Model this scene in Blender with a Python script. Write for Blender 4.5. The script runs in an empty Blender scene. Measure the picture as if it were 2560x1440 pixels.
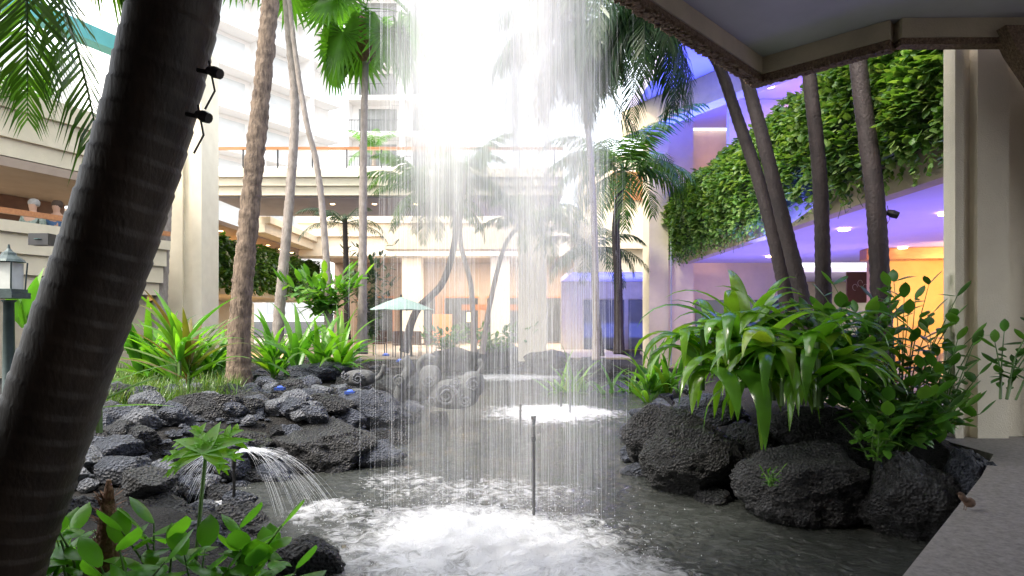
import bpy, bmesh, math, random
from mathutils import Vector, Matrix, noise
random.seed(7)
R=math.radians; U=random.uniform; PI=math.pi
F=1600.0; HY=800.0; CZ=1.7
COL=bpy.context.scene.collection
def at(px,py,Y): return Vector(((px-1280)/F*Y, Y, CZ+(HY-py)/F*Y))
def gp(px,py,z=0.0): return at(px,py,(CZ-z)*F/(py-HY))
def sm(a,b,x):
    t=max(0,min(1,(x-a)/(b-a))); return t*t*(3-2*t)

# ---------------------------------------------------------------- materials
def newmat(name):
    m=bpy.data.materials.new(name); m.use_nodes=True
    nt=m.node_tree; return m,nt,nt.nodes,nt.links,nt.nodes['Principled BSDF']
def ramp(N,stops):
    r=N.new('ShaderNodeValToRGB'); e=r.color_ramp.elements
    while len(e)<len(stops): e.new(0.5)
    for i,(p,c) in enumerate(stops):
        e[i].position=p; e[i].color=(c[0],c[1],c[2],1) if hasattr(c,'__len__') else (c,c,c,1)
    return r
def M(name,c1,c2=None,scale=4,rough=.7,bump=.2,bscale=None,metal=0,detail=6,stretch=None,dist=.02,spec=.5):
    m,nt,N,L,P=newmat(name)
    c2=c2 or tuple(x*.75 for x in c1)
    tc=N.new('ShaderNodeTexCoord'); mp=N.new('ShaderNodeMapping'); L.new(tc.outputs['Object'],mp.inputs[0])
    if stretch: mp.inputs['Scale'].default_value=stretch
    n=N.new('ShaderNodeTexNoise'); n.inputs['Scale'].default_value=scale; n.inputs['Detail'].default_value=detail
    n.inputs['Roughness'].default_value=.65
    L.new(mp.outputs[0],n.inputs['Vector'])
    r=ramp(N,[(.3,c1),(.7,c2)]); L.new(n.outputs['Fac'],r.inputs[0]); L.new(r.outputs[0],P.inputs['Base Color'])
    P.inputs['Roughness'].default_value=rough; P.inputs['Metallic'].default_value=metal
    P.inputs['Specular IOR Level'].default_value=spec
    if bump:
        n2=N.new('ShaderNodeTexNoise'); n2.inputs['Scale'].default_value=bscale or scale*8; n2.inputs['Detail'].default_value=5
        L.new(mp.outputs[0],n2.inputs['Vector'])
        b=N.new('ShaderNodeBump'); b.inputs['Strength'].default_value=bump; b.inputs['Distance'].default_value=dist
        L.new(n2.outputs['Fac'],b.inputs['Height']); L.new(b.outputs[0],P.inputs['Normal'])
    return m
def leafmat(name,cols,rough=.35,trans=.35,spec=.5):
    m,nt,N,L,P=newmat(name)
    g=N.new('ShaderNodeNewGeometry'); k=len(cols)
    r=ramp(N,[(i/(k-1),c) for i,c in enumerate(cols)]); L.new(g.outputs['Random Per Island'],r.inputs[0])
    tc=N.new('ShaderNodeTexCoord'); n=N.new('ShaderNodeTexNoise'); n.inputs['Scale'].default_value=3; n.inputs['Detail'].default_value=6
    L.new(tc.outputs['Object'],n.inputs['Vector'])
    r2=ramp(N,[(.3,.6),(.7,1.2)]); L.new(n.outputs['Fac'],r2.inputs[0])
    mx=N.new('ShaderNodeMix'); mx.data_type='RGBA'; mx.blend_type='MULTIPLY'; mx.inputs[0].default_value=1
    L.new(r.outputs[0],mx.inputs[6]); L.new(r2.outputs[0],mx.inputs[7]); L.new(mx.outputs[2],P.inputs['Base Color'])
    P.inputs['Roughness'].default_value=rough; P.inputs['Specular IOR Level'].default_value=spec
    t=N.new('ShaderNodeBsdfTranslucent')
    mx2=N.new('ShaderNodeMix'); mx2.data_type='RGBA'; mx2.blend_type='MULTIPLY'; mx2.inputs[0].default_value=1
    L.new(mx.outputs[2],mx2.inputs[6]); mx2.inputs[7].default_value=(1.8,1.8,.6,1)
    L.new(mx2.outputs[2],t.inputs[0])
    s=N.new('ShaderNodeMixShader'); s.inputs[0].default_value=trans
    L.new(P.outputs[0],s.inputs[1]); L.new(t.outputs[0],s.inputs[2]); L.new(s.outputs[0],N['Material Output'].inputs[0])
    return m
def emis(name,c,s):
    m,nt,N,L,P=newmat(name); P.inputs['Base Color'].default_value=(*c,1)
    P.inputs['Emission Color'].default_value=(*c,1); P.inputs['Emission Strength'].default_value=s; return m

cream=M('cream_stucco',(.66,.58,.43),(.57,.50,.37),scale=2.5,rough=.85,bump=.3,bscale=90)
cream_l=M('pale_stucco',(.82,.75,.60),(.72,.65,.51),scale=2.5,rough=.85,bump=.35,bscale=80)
cream_d=M('dark_stucco',(.52,.44,.32),(.40,.34,.25),scale=2.2,rough=.9,bump=.4,bscale=70)  # darker brownish cream stucco colour
white=M('white_paint',(.90,.89,.87),(.86,.85,.83),scale=1.0,rough=.8,bump=.05)
tintceil=M('lamp_tinted_ceiling',(.60,.56,.80),(.54,.50,.74),scale=1.0,rough=.8,bump=.05)  # violet lamp light put into the colour of white ceilings
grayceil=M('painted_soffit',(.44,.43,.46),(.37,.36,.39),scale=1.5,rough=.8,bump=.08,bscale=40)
gran=M('granular_edge',(.30,.20,.13),(.09,.06,.04),scale=45,rough=.95,bump=1,bscale=60,dist=.03)
brown=M('brown_panel',(.16,.075,.04),(.10,.045,.025),scale=3,rough=.5,bump=.05)
browncl=M('brown_ceiling',(.34,.26,.20),(.28,.21,.16),scale=2,rough=.7,bump=.05)
wood=M('orange_wood',(.50,.22,.08),(.36,.14,.05),scale=3,rough=.4,bump=.05,stretch=(1,8,8))
orange=M('amber_wall',(.66,.44,.18),(.52,.32,.12),scale=1.2,rough=.8,bump=.05)
dark=M('black_metal',(.012,.012,.014),(.02,.02,.02),rough=.4,bump=0)
gmetal=M('dull_grey_metal',(.06,.06,.065),(.035,.035,.04),rough=.45,bump=0)
railg=M('dark_rail_metal',(.08,.08,.085),(.06,.06,.065),rough=.5,bump=0)
railw=M('glare_paled_rail',(.7,.7,.7),(.65,.65,.65),rough=.5,bump=0)  # tower wing rails, daylight glare put into their colour
teal=M('verdigris_metal',(.10,.19,.18),(.06,.11,.11),scale=9,rough=.45,bump=.1,metal=.4)
glassd=M('dark_glass',(.05,.06,.07),(.10,.11,.12),scale=.6,rough=.08,bump=0)
glass_p=M('window_glass',(.30,.31,.29),(.10,.11,.10),scale=.5,rough=.1,bump=0)
glass_w=M('haze_paled_glass',(.72,.74,.74),(.60,.62,.62),scale=.5,rough=.2,bump=0)  # tower wing windows, lightened so bright haze sits in the glass colour
bark=M('dark_bark',(.014,.0095,.007),(.042,.029,.021),scale=9,rough=.55,bump=.5,bscale=70,stretch=(1,1,.4),dist=.006,spec=.35)
bark2=M('grey_brown_bark',(.23,.17,.12),(.035,.024,.018),scale=11,rough=.9,bump=1,bscale=26,stretch=(1.5,1.5,.45),dist=.03)
bark3=M('pale_bark',(.34,.30,.27),(.18,.15,.13),scale=9,rough=.9,bump=.6,bscale=30,stretch=(1.5,1.5,.6))
bark4=M('purple_brown_bark',(.016,.011,.012),(.045,.032,.032),scale=8,rough=.7,bump=.6,bscale=40,stretch=(1,1,.7))
fibre=M('palm_fibre',(.26,.15,.09),(.12,.06,.035),scale=25,rough=.95,bump=1,bscale=50)
soil=M('dark_soil',(.006,.006,.006),(.02,.018,.016),scale=18,rough=.9,bump=1,bscale=45,dist=.08)
pave=M('patio_paving',(.42,.36,.29),(.33,.28,.22),scale=3,rough=.8,bump=.2)
conc=M('speckled_concrete',(.30,.275,.25),(.15,.137,.125),scale=34,rough=.8,bump=.2,bscale=90,detail=8,dist=.008)
canvas_g=M('grey_green_canvas',(.26,.37,.33),(.22,.32,.29),rough=.9,bump=.1)
canvas_d=M('navy_canvas',(.05,.065,.09),(.04,.05,.07),rough=.9,bump=.1)
statue=M('carved_stone',(.11,.115,.115),(.03,.032,.034),scale=14,rough=.75,bump=.8,bscale=60)
bluew=M('blue_paint',(.04,.08,.30),(.03,.06,.22),rough=.4,bump=0)
skin=M('skin',(.45,.27,.19),(.4,.24,.16),rough=.6,bump=0); hairm=M('grey_hair',(.35,.33,.31),(.25,.24,.22),scale=30,rough=.8)
hairb=M('brown_hair',(.07,.045,.03),(.05,.03,.02),scale=30,rough=.8)
feather=M('brown_feathers',(.20,.12,.08),(.09,.05,.035),scale=60,rough=.8,bump=.4)
shirt1=M('patterned_shirt',(.34,.38,.34),(.06,.12,.10),scale=24,rough=.9,bump=0); shirt2=M('blue_shirt',(.06,.13,.25),(.05,.10,.19),rough=.9,bump=0)

def rockmat(name,c1,c2,moss=0.0,wet=.75):
    m,nt,N,L,P=newmat(name)
    tc=N.new('ShaderNodeTexCoord')
    n=N.new('ShaderNodeTexNoise'); n.inputs['Scale'].default_value=5; n.inputs['Detail'].default_value=10; n.inputs['Roughness'].default_value=.75
    L.new(tc.outputs['Object'],n.inputs['Vector'])
    r=ramp(N,[(.36,c1),(.66,c2)]); L.new(n.outputs['Fac'],r.inputs[0])
    g=N.new('ShaderNodeNewGeometry'); sp=N.new('ShaderNodeSeparateXYZ'); L.new(g.outputs['Normal'],sp.inputs[0])
    mm=N.new('ShaderNodeMath'); mm.operation='MULTIPLY'; L.new(sp.outputs['Z'],mm.inputs[0]); L.new(n.outputs['Fac'],mm.inputs[1])
    r3=ramp(N,[(.36,0),(.54,moss)]); L.new(mm.outputs[0],r3.inputs[0])
    mx=N.new('ShaderNodeMix'); mx.data_type='RGBA'; L.new(r3.outputs[0],mx.inputs[0]); L.new(r.outputs[0],mx.inputs[6]); mx.inputs[7].default_value=(.035,.06,.012,1)
    v=N.new('ShaderNodeTexVoronoi'); v.inputs['Scale'].default_value=42; L.new(tc.outputs['Object'],v.inputs['Vector'])
    pit=ramp(N,[(.0,.08),(.36,1.0)]); L.new(v.outputs['Distance'],pit.inputs[0])
    mp_=N.new('ShaderNodeMix'); mp_.data_type='RGBA'; mp_.blend_type='MULTIPLY'; mp_.inputs[0].default_value=.9
    L.new(mx.outputs[2],mp_.inputs[6]); L.new(pit.outputs[0],mp_.inputs[7]); L.new(mp_.outputs[2],P.inputs['Base Color'])
    n2=N.new('ShaderNodeTexNoise'); n2.inputs['Scale'].default_value=24; n2.inputs['Detail'].default_value=8; n2.inputs['Roughness'].default_value=.8; L.new(tc.outputs['Object'],n2.inputs['Vector'])
    ad=N.new('ShaderNodeMath'); ad.operation='MULTIPLY_ADD'; L.new(v.outputs['Distance'],ad.inputs[0]); ad.inputs[1].default_value=1.1; L.new(n2.outputs['Fac'],ad.inputs[2])
    b=N.new('ShaderNodeBump'); b.inputs['Strength'].default_value=1; b.inputs['Distance'].default_value=.07; L.new(ad.outputs[0],b.inputs['Height']); L.new(b.outputs[0],P.inputs['Normal'])
    P.inputs['Roughness'].default_value=wet; P.inputs['Specular IOR Level'].default_value=.5
    return m
lava=rockmat('lava_rock',(.007,.0075,.009),(.042,.044,.050),.08,.42)
lavar=rockmat('porous_boulder',(.016,.0165,.0185),(.075,.077,.083),.12,.5)
lavag=rockmat('grey_lava_rock',(.030,.036,.050),(.13,.145,.185),.02,.36)
lavam=rockmat('mossy_lava_rock',(.013,.0135,.014),(.060,.061,.063),.7,.5)
slabm=rockmat('grey_slab_stone',(.12,.13,.15),(.24,.255,.29),0,.4)

G_strap=leafmat('strap_leaf',[(.035,.13,.015),(.08,.24,.025),(.14,.33,.03),(.06,.20,.03),(.20,.34,.03)],trans=.45)
G_strapd=leafmat('glossy_strap_leaf',[(.06,.18,.02),(.11,.29,.03),(.19,.38,.04),(.08,.23,.025),(.28,.40,.05)],rough=.2,trans=.42,spec=.9)
G_red=leafmat('reddish_leaf',[(.16,.10,.03),(.10,.2,.03),(.20,.09,.03),(.08,.22,.02),(.12,.28,.03)],trans=.4)
G_frond=leafmat('palm_frond',[(.03,.085,.015),(.06,.15,.02),(.09,.19,.03)],trans=.4)
G_frondd=leafmat('dark_palm_frond',[(.010,.04,.015),(.025,.075,.02),(.018,.055,.02),(.05,.11,.03)],trans=.25)
G_fan=leafmat('fan_leaf',[(.05,.15,.02),(.09,.22,.03)],trans=.55)
G_vine=leafmat('pothos_leaf',[(.05,.13,.03),(.09,.21,.04),(.19,.31,.08),(.07,.17,.035),(.28,.38,.14),(.12,.25,.05),(.06,.15,.03),(.22,.34,.09)],rough=.45,trans=.35,spec=.3)
G_vined=leafmat('dark_vine_leaf',[(.03,.08,.015),(.06,.15,.02),(.10,.20,.03)],trans=.3)  # darker green vine leaf colours
G_oval=leafmat('oval_leaf',[(.05,.16,.025),(.11,.28,.03),(.07,.20,.03),(.18,.36,.04)],rough=.3,trans=.45)
G_ovalf=leafmat('bright_oval_leaf',[(.08,.26,.03),(.15,.40,.04),(.10,.30,.03),(.22,.46,.05)],rough=.3,trans=.5)
G_shrub=leafmat('shrub_leaf',[(.04,.12,.025),(.07,.20,.03),(.12,.27,.04)],rough=.3,trans=.35)
G_philo=leafmat('lobed_leaf',[(.22,.54,.03),(.26,.58,.04)],rough=.35,trans=.5)
G_grass=leafmat('grass_blade',[(.05,.13,.02),(.10,.2,.03),(.16,.2,.06)],trans=.3)
G_stem=M('green_stem',(.10,.20,.04),(.07,.14,.03),rough=.5,bump=0)
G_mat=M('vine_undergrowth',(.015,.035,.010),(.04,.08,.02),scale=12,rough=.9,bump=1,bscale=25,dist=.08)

# ---------------------------------------------------------------- mesh builder
def prop(o,label=None,cat=None,group=None,kind=None):
    if label: o['label']=label
    if cat: o['category']=cat
    if group: o['group']=group
    if kind: o['kind']=kind
    return o
def thing(name,label,cat,loc=(0,0,0),group=None):
    o=bpy.data.objects.new(name,None); COL.objects.link(o); o.location=loc; o.empty_display_size=.1
    return prop(o,label,cat,group)
class MB:
    def __init__(s): s.v=[]; s.f=[]
    def box(s,x0,x1,y0,y1,z0,z1):
        b=len(s.v)
        s.v+=[Vector(p) for p in ((x0,y0,z0),(x1,y0,z0),(x1,y1,z0),(x0,y1,z0),(x0,y0,z1),(x1,y0,z1),(x1,y1,z1),(x0,y1,z1))]
        s.f+=[tuple(b+i for i in q) for q in ((0,3,2,1),(4,5,6,7),(0,1,5,4),(1,2,6,5),(2,3,7,6),(3,0,4,7))]; return s
    def obox(s,a,b_,th,z0,z1):
        a=Vector((a[0],a[1],0)); b2=Vector((b_[0],b_[1],0)); d=(b2-a).normalized(); n=Vector((-d.y,d.x,0))*th
        k=len(s.v); q=[a,b2,b2+n,a+n]
        s.v+=[Vector((p.x,p.y,z0)) for p in q]+[Vector((p.x,p.y,z1)) for p in q]
        s.f+=[tuple(k+i for i in q) for q in ((0,3,2,1),(4,5,6,7),(0,1,5,4),(1,2,6,5),(2,3,7,6),(3,0,4,7))]; return s
    def prism(s,poly,z0,z1):
        n=len(poly); k=len(s.v)
        s.v+=[Vector((p[0],p[1],z0)) for p in poly]+[Vector((p[0],p[1],z1)) for p in poly]
        s.f.append(tuple(k+i for i in range(n-1,-1,-1))); s.f.append(tuple(k+n+i for i in range(n)))
        for i in range(n):
            j=(i+1)%n; s.f.append((k+i,k+j,k+n+j,k+n+i))
        return s
    def tube(s,pts,rad,n=8,cap=True):
        pts=[Vector(p) for p in pts]
        if not hasattr(rad,'__len__'): rad=[rad]*len(pts)
        k=len(s.v)
        for i,p in enumerate(pts):
            d=(pts[min(i+1,len(pts)-1)]-pts[max(i-1,0)])
            d=d.normalized() if d.length>1e-9 else Vector((0,0,1))
            ref=Vector((0,1,0)) if abs(d.y)<.9 else Vector((1,0,0))
            a=d.cross(ref).normalized(); b=d.cross(a)
            for j in range(n):
                t=2*PI*j/n; s.v.append(p+(a*math.cos(t)+b*math.sin(t))*rad[i])
        for i in range(len(pts)-1):
            for j in range(n):
                a0=k+i*n+j; a1=k+i*n+(j+1)%n; s.f.append((a0,a1,a1+n,a0+n))
        if cap:
            s.f.append(tuple(k+j for j in range(n-1,-1,-1))); e=k+(len(pts)-1)*n; s.f.append(tuple(e+j for j in range(n)))
        return s
    def lathe(s,c,prof,n=16):
        c=Vector(c); return s.tube([c+Vector((0,0,z)) for r,z in prof],[r for r,z in prof],n)
    def strap(s,p,az,el,L,w,droop,n=6,fold=.25,oval=False,twist=0):
        p=Vector(p); k=len(s.v); e=el; st=L/n; tw=twist
        for i in range(n+1):
            t=i/n
            wd=w*(math.sin(PI*min(1,max(.03,t*.97+.03)))**.65 if oval else min(1,.45+t*2.2)*(1-t**2.6)) *.5+.0008
            a=az+tw*t
            sd=Vector((-math.sin(a),math.cos(a),0)); d=Vector((math.cos(az)*math.cos(e),math.sin(az)*math.cos(e),math.sin(e)))
            up=d.cross(sd)*-1
            if up.length<1e-6: up=Vector((0,0,1))
            s.v+= [p+sd*wd+up*wd*fold, p.copy(), p-sd*wd+up*wd*fold]
            p=p+d*st; e-=droop/n*(.4+1.2*t); e=max(e,-1.5)
        for i in range(n):
            a=k+i*3; s.f+=[(a,a+1,a+4,a+3),(a+1,a+2,a+5,a+4)]
        return s
    def frond(s,p,az,el,L,droop,ll,nl=28,lw=.022,hang=.45,n=12,rr=.014):
        p=Vector(p); pts=[p.copy()]; dirs=[]; e=el; st=L/n
        for i in range(n):
            d=Vector((math.cos(az)*math.cos(e),math.sin(az)*math.cos(e),math.sin(e))); dirs.append(d)
            p=p+d*st; pts.append(p.copy()); e-=droop/n*(.5+i/n)
        dirs.append(dirs[-1])
        s.tube(pts,[rr*(1-.85*i/n) for i in range(n+1)],4)
        sd=Vector((-math.sin(az),math.cos(az),0))
        for q in range(nl):
            t=.12+.88*(q+.5)/nl; x=t*n; i=min(n-1,int(x)); f=x-i
            b=pts[i].lerp(pts[i+1],f); d=dirs[i]
            l=ll*(math.sin(PI*(t*.78+.16))**.7)*U(.85,1.1); fw=.35+.8*t
            for sg in (1,-1):
                up=d.cross(sd)*-1
                dr=(sd*sg+d*fw+up*U(.0,.3)+Vector((U(-.08,.08),U(-.08,.08),-hang*U(.3,1)))).normalized()
                m=b+dr*l*.5; dr2=(dr+Vector((0,0,-hang*U(.8,1.5)))).normalized(); tp=m+dr2*l*.5
                wv=d*lw*.5; k=len(s.v)
                s.v+=[b-wv*.6,b+wv*.6,m+wv,m-wv,tp]
                s.f+=[(k,k+1,k+2,k+3),(k+3,k+2,k+4)]
        return s
    def fan(s,p,az,el,L,r,nseg=24,rr=.014):
        p=Vector(p); d=Vector((math.cos(az)*math.cos(el),math.sin(az)*math.cos(el),math.sin(el)))
        mid=p+d*L*.5+Vector((0,0,.06*L)); c=p+d*L
        s.tube([p,mid,c],[rr,rr*.8,rr*.6],5)
        sd=Vector((-math.sin(az),math.cos(az),0)); e2=el-R(35)
        fw=Vector((math.cos(az)*math.cos(e2),math.sin(az)*math.cos(e2),math.sin(e2))); up=fw.cross(sd)*-1
        k=len(s.v); s.v.append(c); span=R(290)
        N=nseg*2
        for i in range(N+1):
            t=-span/2+span*i/N; dd=fw*math.cos(t)+sd*math.sin(t)
            pl=(.035 if i%2 else -.035)*r
            q=c+dd*r*.62*(.82+.18*math.cos(t*.5))+up*pl+Vector((0,0,-.06*r)); s.v.append(q)
        for i in range(N): s.f.append((k,k+1+i,k+2+i))
        for j in range(nseg):
            i=j*2+1; t=-span/2+span*i/N; dd=fw*math.cos(t)+sd*math.sin(t)
            a,b,cc=k+1+i-1,k+1+i,k+1+i+1; rl=r*(.82+.18*math.cos(t*.5))*U(.95,1.05)
            tip=c+dd*rl+Vector((0,0,-.22*r*U(.7,1.4))); s.v.append(tip); z=len(s.v)-1
            s.f+=[(a,z,b),(b,z,cc)]
        return s
    def ellip(mb,c,sx,sy,sz,p=1.0,rip=.04):
        k=len(mb.v); n,mm=22,14
        for i in range(mm+1):
            th=PI*i/mm
            for j in range(n):
                ph=2*PI*j/n; q=1+rip*math.sin(6*ph)*math.sin(th); cx_,cy_,cz_=math.sin(th)*math.cos(ph),math.sin(th)*math.sin(ph),math.cos(th)
                f=lambda v:math.copysign(abs(v)**p,v)
                mb.v.append(Vector(c)+Vector((sx*f(cx_)*q,sy*f(cy_)*q,sz*f(cz_))))
        for i in range(mm):
            for j in range(n): a=k+i*n+j; b=k+i*n+(j+1)%n; mb.f.append((a,b,b+n,a+n))
        return mb
    def build(s,name,mat,parent=None,origin=None,smooth=False):
        o=Vector(parent.location) if parent is not None and origin is None else Vector(origin or (0,0,0))
        if parent is not None and parent.parent is not None and origin is None: o=Vector(parent.location)+Vector(parent.parent.location)
        me=bpy.data.meshes.new(name); me.from_pydata([v-o for v in s.v],[],s.f); me.update()
        if smooth: me.polygons.foreach_set('use_smooth',[True]*len(me.polygons))
        me.materials.append(mat)
        ob=bpy.data.objects.new(name,me); COL.objects.link(ob)
        if parent is not None: ob.parent=parent
        else: ob.location=o
        return ob
def catmull(pts,seg):
    P=[Vector(p) for p in pts]; P=[P[0]*2-P[1]]+P+[P[-1]*2-P[-2]]; out=[]
    for i in range(1,len(P)-2):
        n=max(2,int((P[i+1]-P[i]).length/seg))
        for j in range(n):
            t=j/n; a,b,c,d=P[i-1],P[i],P[i+1],P[i+2]
            out.append(((b*2)+(c-a)*t+(a*2-b*5+c*4-d)*t*t+(b*3-a-c*3+d)*t**3)*.5)
    out.append(P[-2].copy()); return out
def trunk_mb(pts,r0,r1,seg=.05,ring=.05,n=14,flare=1.25,per=2,lump=.05):
    c=catmull(pts,seg); k=len(c); rad=[]
    for i in range(k):
        t=i/(k-1); r=r0+(r1-r0)*t
        r*=1+(flare-1)*math.exp(-t*14)
        r*=1+ring*((i%per)/max(1,per-1)-.5)+.02*noise.noise(c[i]*3)
        rad.append(r)
    mb=MB(); mb.tube(c,rad,n)
    for i in range(len(mb.v)):
        mb.v[i]=mb.v[i]+Vector((noise.noise(mb.v[i]*9),noise.noise(mb.v[i]*9+Vector((5,5,5))),0))*r0*lump
    return mb

# ---------------------------------------------------------------- camera, world, sun
cam=bpy.data.cameras.new('camera'); co=bpy.data.objects.new('camera',cam); COL.objects.link(co)
co.location=(0,0,CZ); co.rotation_euler=(R(90),0,0); cam.sensor_width=36; cam.lens=36*F/2560; cam.shift_y=80/2560; cam.clip_end=2000; cam.clip_start=.05
bpy.context.scene.camera=co
sc=bpy.context.scene; sc.view_settings.view_transform='Standard'; sc.view_settings.look='None'; sc.view_settings.exposure=0
w=bpy.data.worlds.new("World"); sc.world=w; w.use_nodes=True; wn=w.node_tree
bg=wn.nodes['Background']; sky=wn.nodes.new('ShaderNodeTexSky'); sky.sky_type='NISHITA'; sky.sun_disc=False
SE=R(52); SA=R(238)
sky.sun_elevation=SE; sky.sun_rotation=SA; sky.dust_density=6; sky.air_density=1.2; sky.ozone_density=.6
wm_=wn.nodes.new('ShaderNodeMix'); wm_.data_type='RGBA'; wm_.inputs[0].default_value=.65; wm_.inputs[7].default_value=(4.2,4.25,4.3,1)
wn.links.new(sky.outputs[0],wm_.inputs[6]); wn.links.new(wm_.outputs[2],bg.inputs[0]); bg.inputs[1].default_value=.85
sl=bpy.data.lights.new('sun','SUN'); sl.energy=5; sl.angle=R(8); sl.color=(1,.95,.87)
so=bpy.data.objects.new('sun',sl); COL.objects.link(so)
so.rotation_euler=Vector((math.sin(SA)*math.cos(SE),math.cos(SA)*math.cos(SE),math.sin(SE))).to_track_quat('Z','Y').to_euler()
def area(name,loc,target,e,c,sx,sy):
    l=bpy.data.lights.new(name,'AREA'); l.shape='RECTANGLE'; l.size=sx; l.size_y=sy; l.energy=e; l.color=c
    o=bpy.data.objects.new(name,l); COL.objects.link(o); o.location=loc
    o.rotation_euler=(Vector(loc)-Vector(target)).to_track_quat('Z','Y').to_euler(); return o

# ---------------------------------------------------------------- ground, pond
pond=[(-.9,1.2),(-1.22,4.2),(-2.0,5.2),(-2.9,6.0),(-2.6,6.9),(-1.6,7.5),(-1.75,9.7),(-2.1,13.6),(-2.7,20),(.27,21.6),(3.9,17.5),(2.75,11.8),(1.65,8.8),(1.5,6.9),(2.05,5.8),(2.9,5.0),(2.6,3.2),(1.2,1.2)]
def sdist(x,y):
    ins=False; dm=1e9; n=len(pond)
    for i in range(n):
        x1,y1=pond[i]; x2,y2=pond[(i+1)%n]
        if (y1>y)!=(y2>y) and x<(x2-x1)*(y-y1)/(y2-y1)+x1: ins=not ins
        dx,dy=x2-x1,y2-y1; t=max(0,min(1,((x-x1)*dx+(y-y1)*dy)/(dx*dx+dy*dy)))
        dm=min(dm,math.hypot(x-x1-t*dx,y-y1-t*dy))
    return -dm if ins else dm
def H(x,y):
    d=sdist(x,y)
    if d<0: return -.12-.5*min(1,-d/.5)
    h=.32
    if x<0: h+= .22*sm(5,7,y)*(1-sm(13,17,y))
    if x>0: h+= .42*(1-sm(9,12,y))*(1-sm(3.6,4.6,x))
    h+=.05*noise.noise(Vector((x,y,0))*1.5)*(1-sm(14,20,y))
    near=(1-sm(7.5,9,y))*(1 if x>0 else 0)
    return -.12+(h+.12)*sm(.35*near,.8+.5*near,d)
xs=[-400,-150,-60,-25]+[-14+.2*i for i in range(101)]+[7,9,14,25,60,150,400]
ys=[-60,-15,-3,0]+[.6+.2*i for i in range(115)]+[24.5,27,32,45,90,200,600]
mb=MB()
for y in ys:
    for x in xs: mb.v.append(Vector((x,y,H(x,y) if -14.1<x<10 and -1<y<25 else .3)))
nx=len(xs)
for j in range(len(ys)-1):
    for i in range(nx-1): a=j*nx+i; mb.f.append((a,a+1,a+nx+1,a+nx))
prop(mb.build('ground',soil,smooth=True),kind='structure')
prop(MB().box(-22,4.2,22.4,60,.30,.38).build('patio',pave),kind='structure')

foams=[(-.25,4.95,1.0,.75,1.0),(.3,4.5,.7,.45,.75),(.75,11.8,1.0,1.0,.68),(.0,19.0,1.6,.9,.6),(-1.62,5.7,.35,.3,.5),(-2.8,5.9,.25,.2,.45),(-1.1,6.7,.4,.4,.3),(-.3,6.3,.9,.5,.3)]
mb=MB(); fo=[]
gx=[-4+.07*i for i in range(132)]; gy=[1.0+.07*i for i in range(100)]+[8+.16*i for i in range(90)]
for y in gy:
    for x in gx:
        f=0; wx=x+.35*noise.noise(Vector((x,y,11))*1.3)+.14*noise.noise(Vector((x,y,41))*4); wy=y+.35*noise.noise(Vector((x,y,21))*1.3)+.14*noise.noise(Vector((x,y,31))*4)
        for cx,cy,rx,ry,s in foams:
            q=math.hypot((wx-cx)/rx,(wy-cy)/ry); f=max(f,s*(1-sm(.2,1.85,q)))
        z=.022*noise.noise(Vector((x,y,0))*2.2)+.014*noise.noise(Vector((x,y,3))*6)
        z+=f*(.03+.045*noise.noise(Vector((x,y,7))*5)+.05*noise.noise(Vector((x,y,1))*12))
        mb.v.append(Vector((x,y,z))); fo.append(f)
nx=len(gx)
for j in range(len(gy)-1):
    for i in range(nx-1): a=j*nx+i; mb.f.append((a,a+1,a+nx+1,a+nx))
m,nt,N,L,P=newmat('pond_water')
P.inputs['Base Color'].default_value=(.040,.044,.040,1); P.inputs['Roughness'].default_value=.04; P.inputs['IOR'].default_value=1.42
tc=N.new('ShaderNodeTexCoord'); n1=N.new('ShaderNodeTexNoise'); n1.inputs['Scale'].default_value=7; n1.inputs['Detail'].default_value=6; n1.inputs['Distortion'].default_value=1.6; n1.inputs['Roughness'].default_value=.6
L.new(tc.outputs['Object'],n1.inputs['Vector'])
b=N.new('ShaderNodeBump'); b.inputs['Strength'].default_value=.9; b.inputs['Distance'].default_value=.07; L.new(n1.outputs['Fac'],b.inputs['Height']); L.new(b.outputs[0],P.inputs['Normal'])
atn=N.new('ShaderNodeAttribute'); atn.attribute_name='foam'
n2=N.new('ShaderNodeTexNoise'); n2.inputs['Scale'].default_value=9; n2.inputs['Detail'].default_value=9; n2.inputs['Roughness'].default_value=.74; n2.inputs['Distortion'].default_value=.9
L.new(tc.outputs['Object'],n2.inputs['Vector'])
s1=N.new('ShaderNodeMath'); s1.operation='MULTIPLY_ADD'; L.new(atn.outputs['Fac'],s1.inputs[0]); s1.inputs[1].default_value=.62; L.new(n2.outputs['Fac'],s1.inputs[2])
rr=ramp(N,[(.62,0),(.97,.97)]); L.new(s1.outputs[0],rr.inputs[0])
df=N.new('ShaderNodeBsdfDiffuse'); df.inputs[0].default_value=(.86,.88,.92,1)
b2=N.new('ShaderNodeBump'); b2.inputs['Strength'].default_value=1; b2.inputs['Distance'].default_value=.06; L.new(n2.outputs['Fac'],b2.inputs['Height']); L.new(b2.outputs[0],df.inputs['Normal'])
mxs=N.new('ShaderNodeMixShader'); L.new(rr.outputs[0],mxs.inputs[0]); L.new(P.outputs[0],mxs.inputs[1]); L.new(df.outputs[0],mxs.inputs[2]); L.new(mxs.outputs[0],N['Material Output'].inputs[0])
wo=mb.build('water',m,smooth=True); prop(wo,kind='structure')
a_=wo.data.attributes.new('foam','FLOAT','POINT'); a_.data.foreach_set('value',fo)

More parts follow.
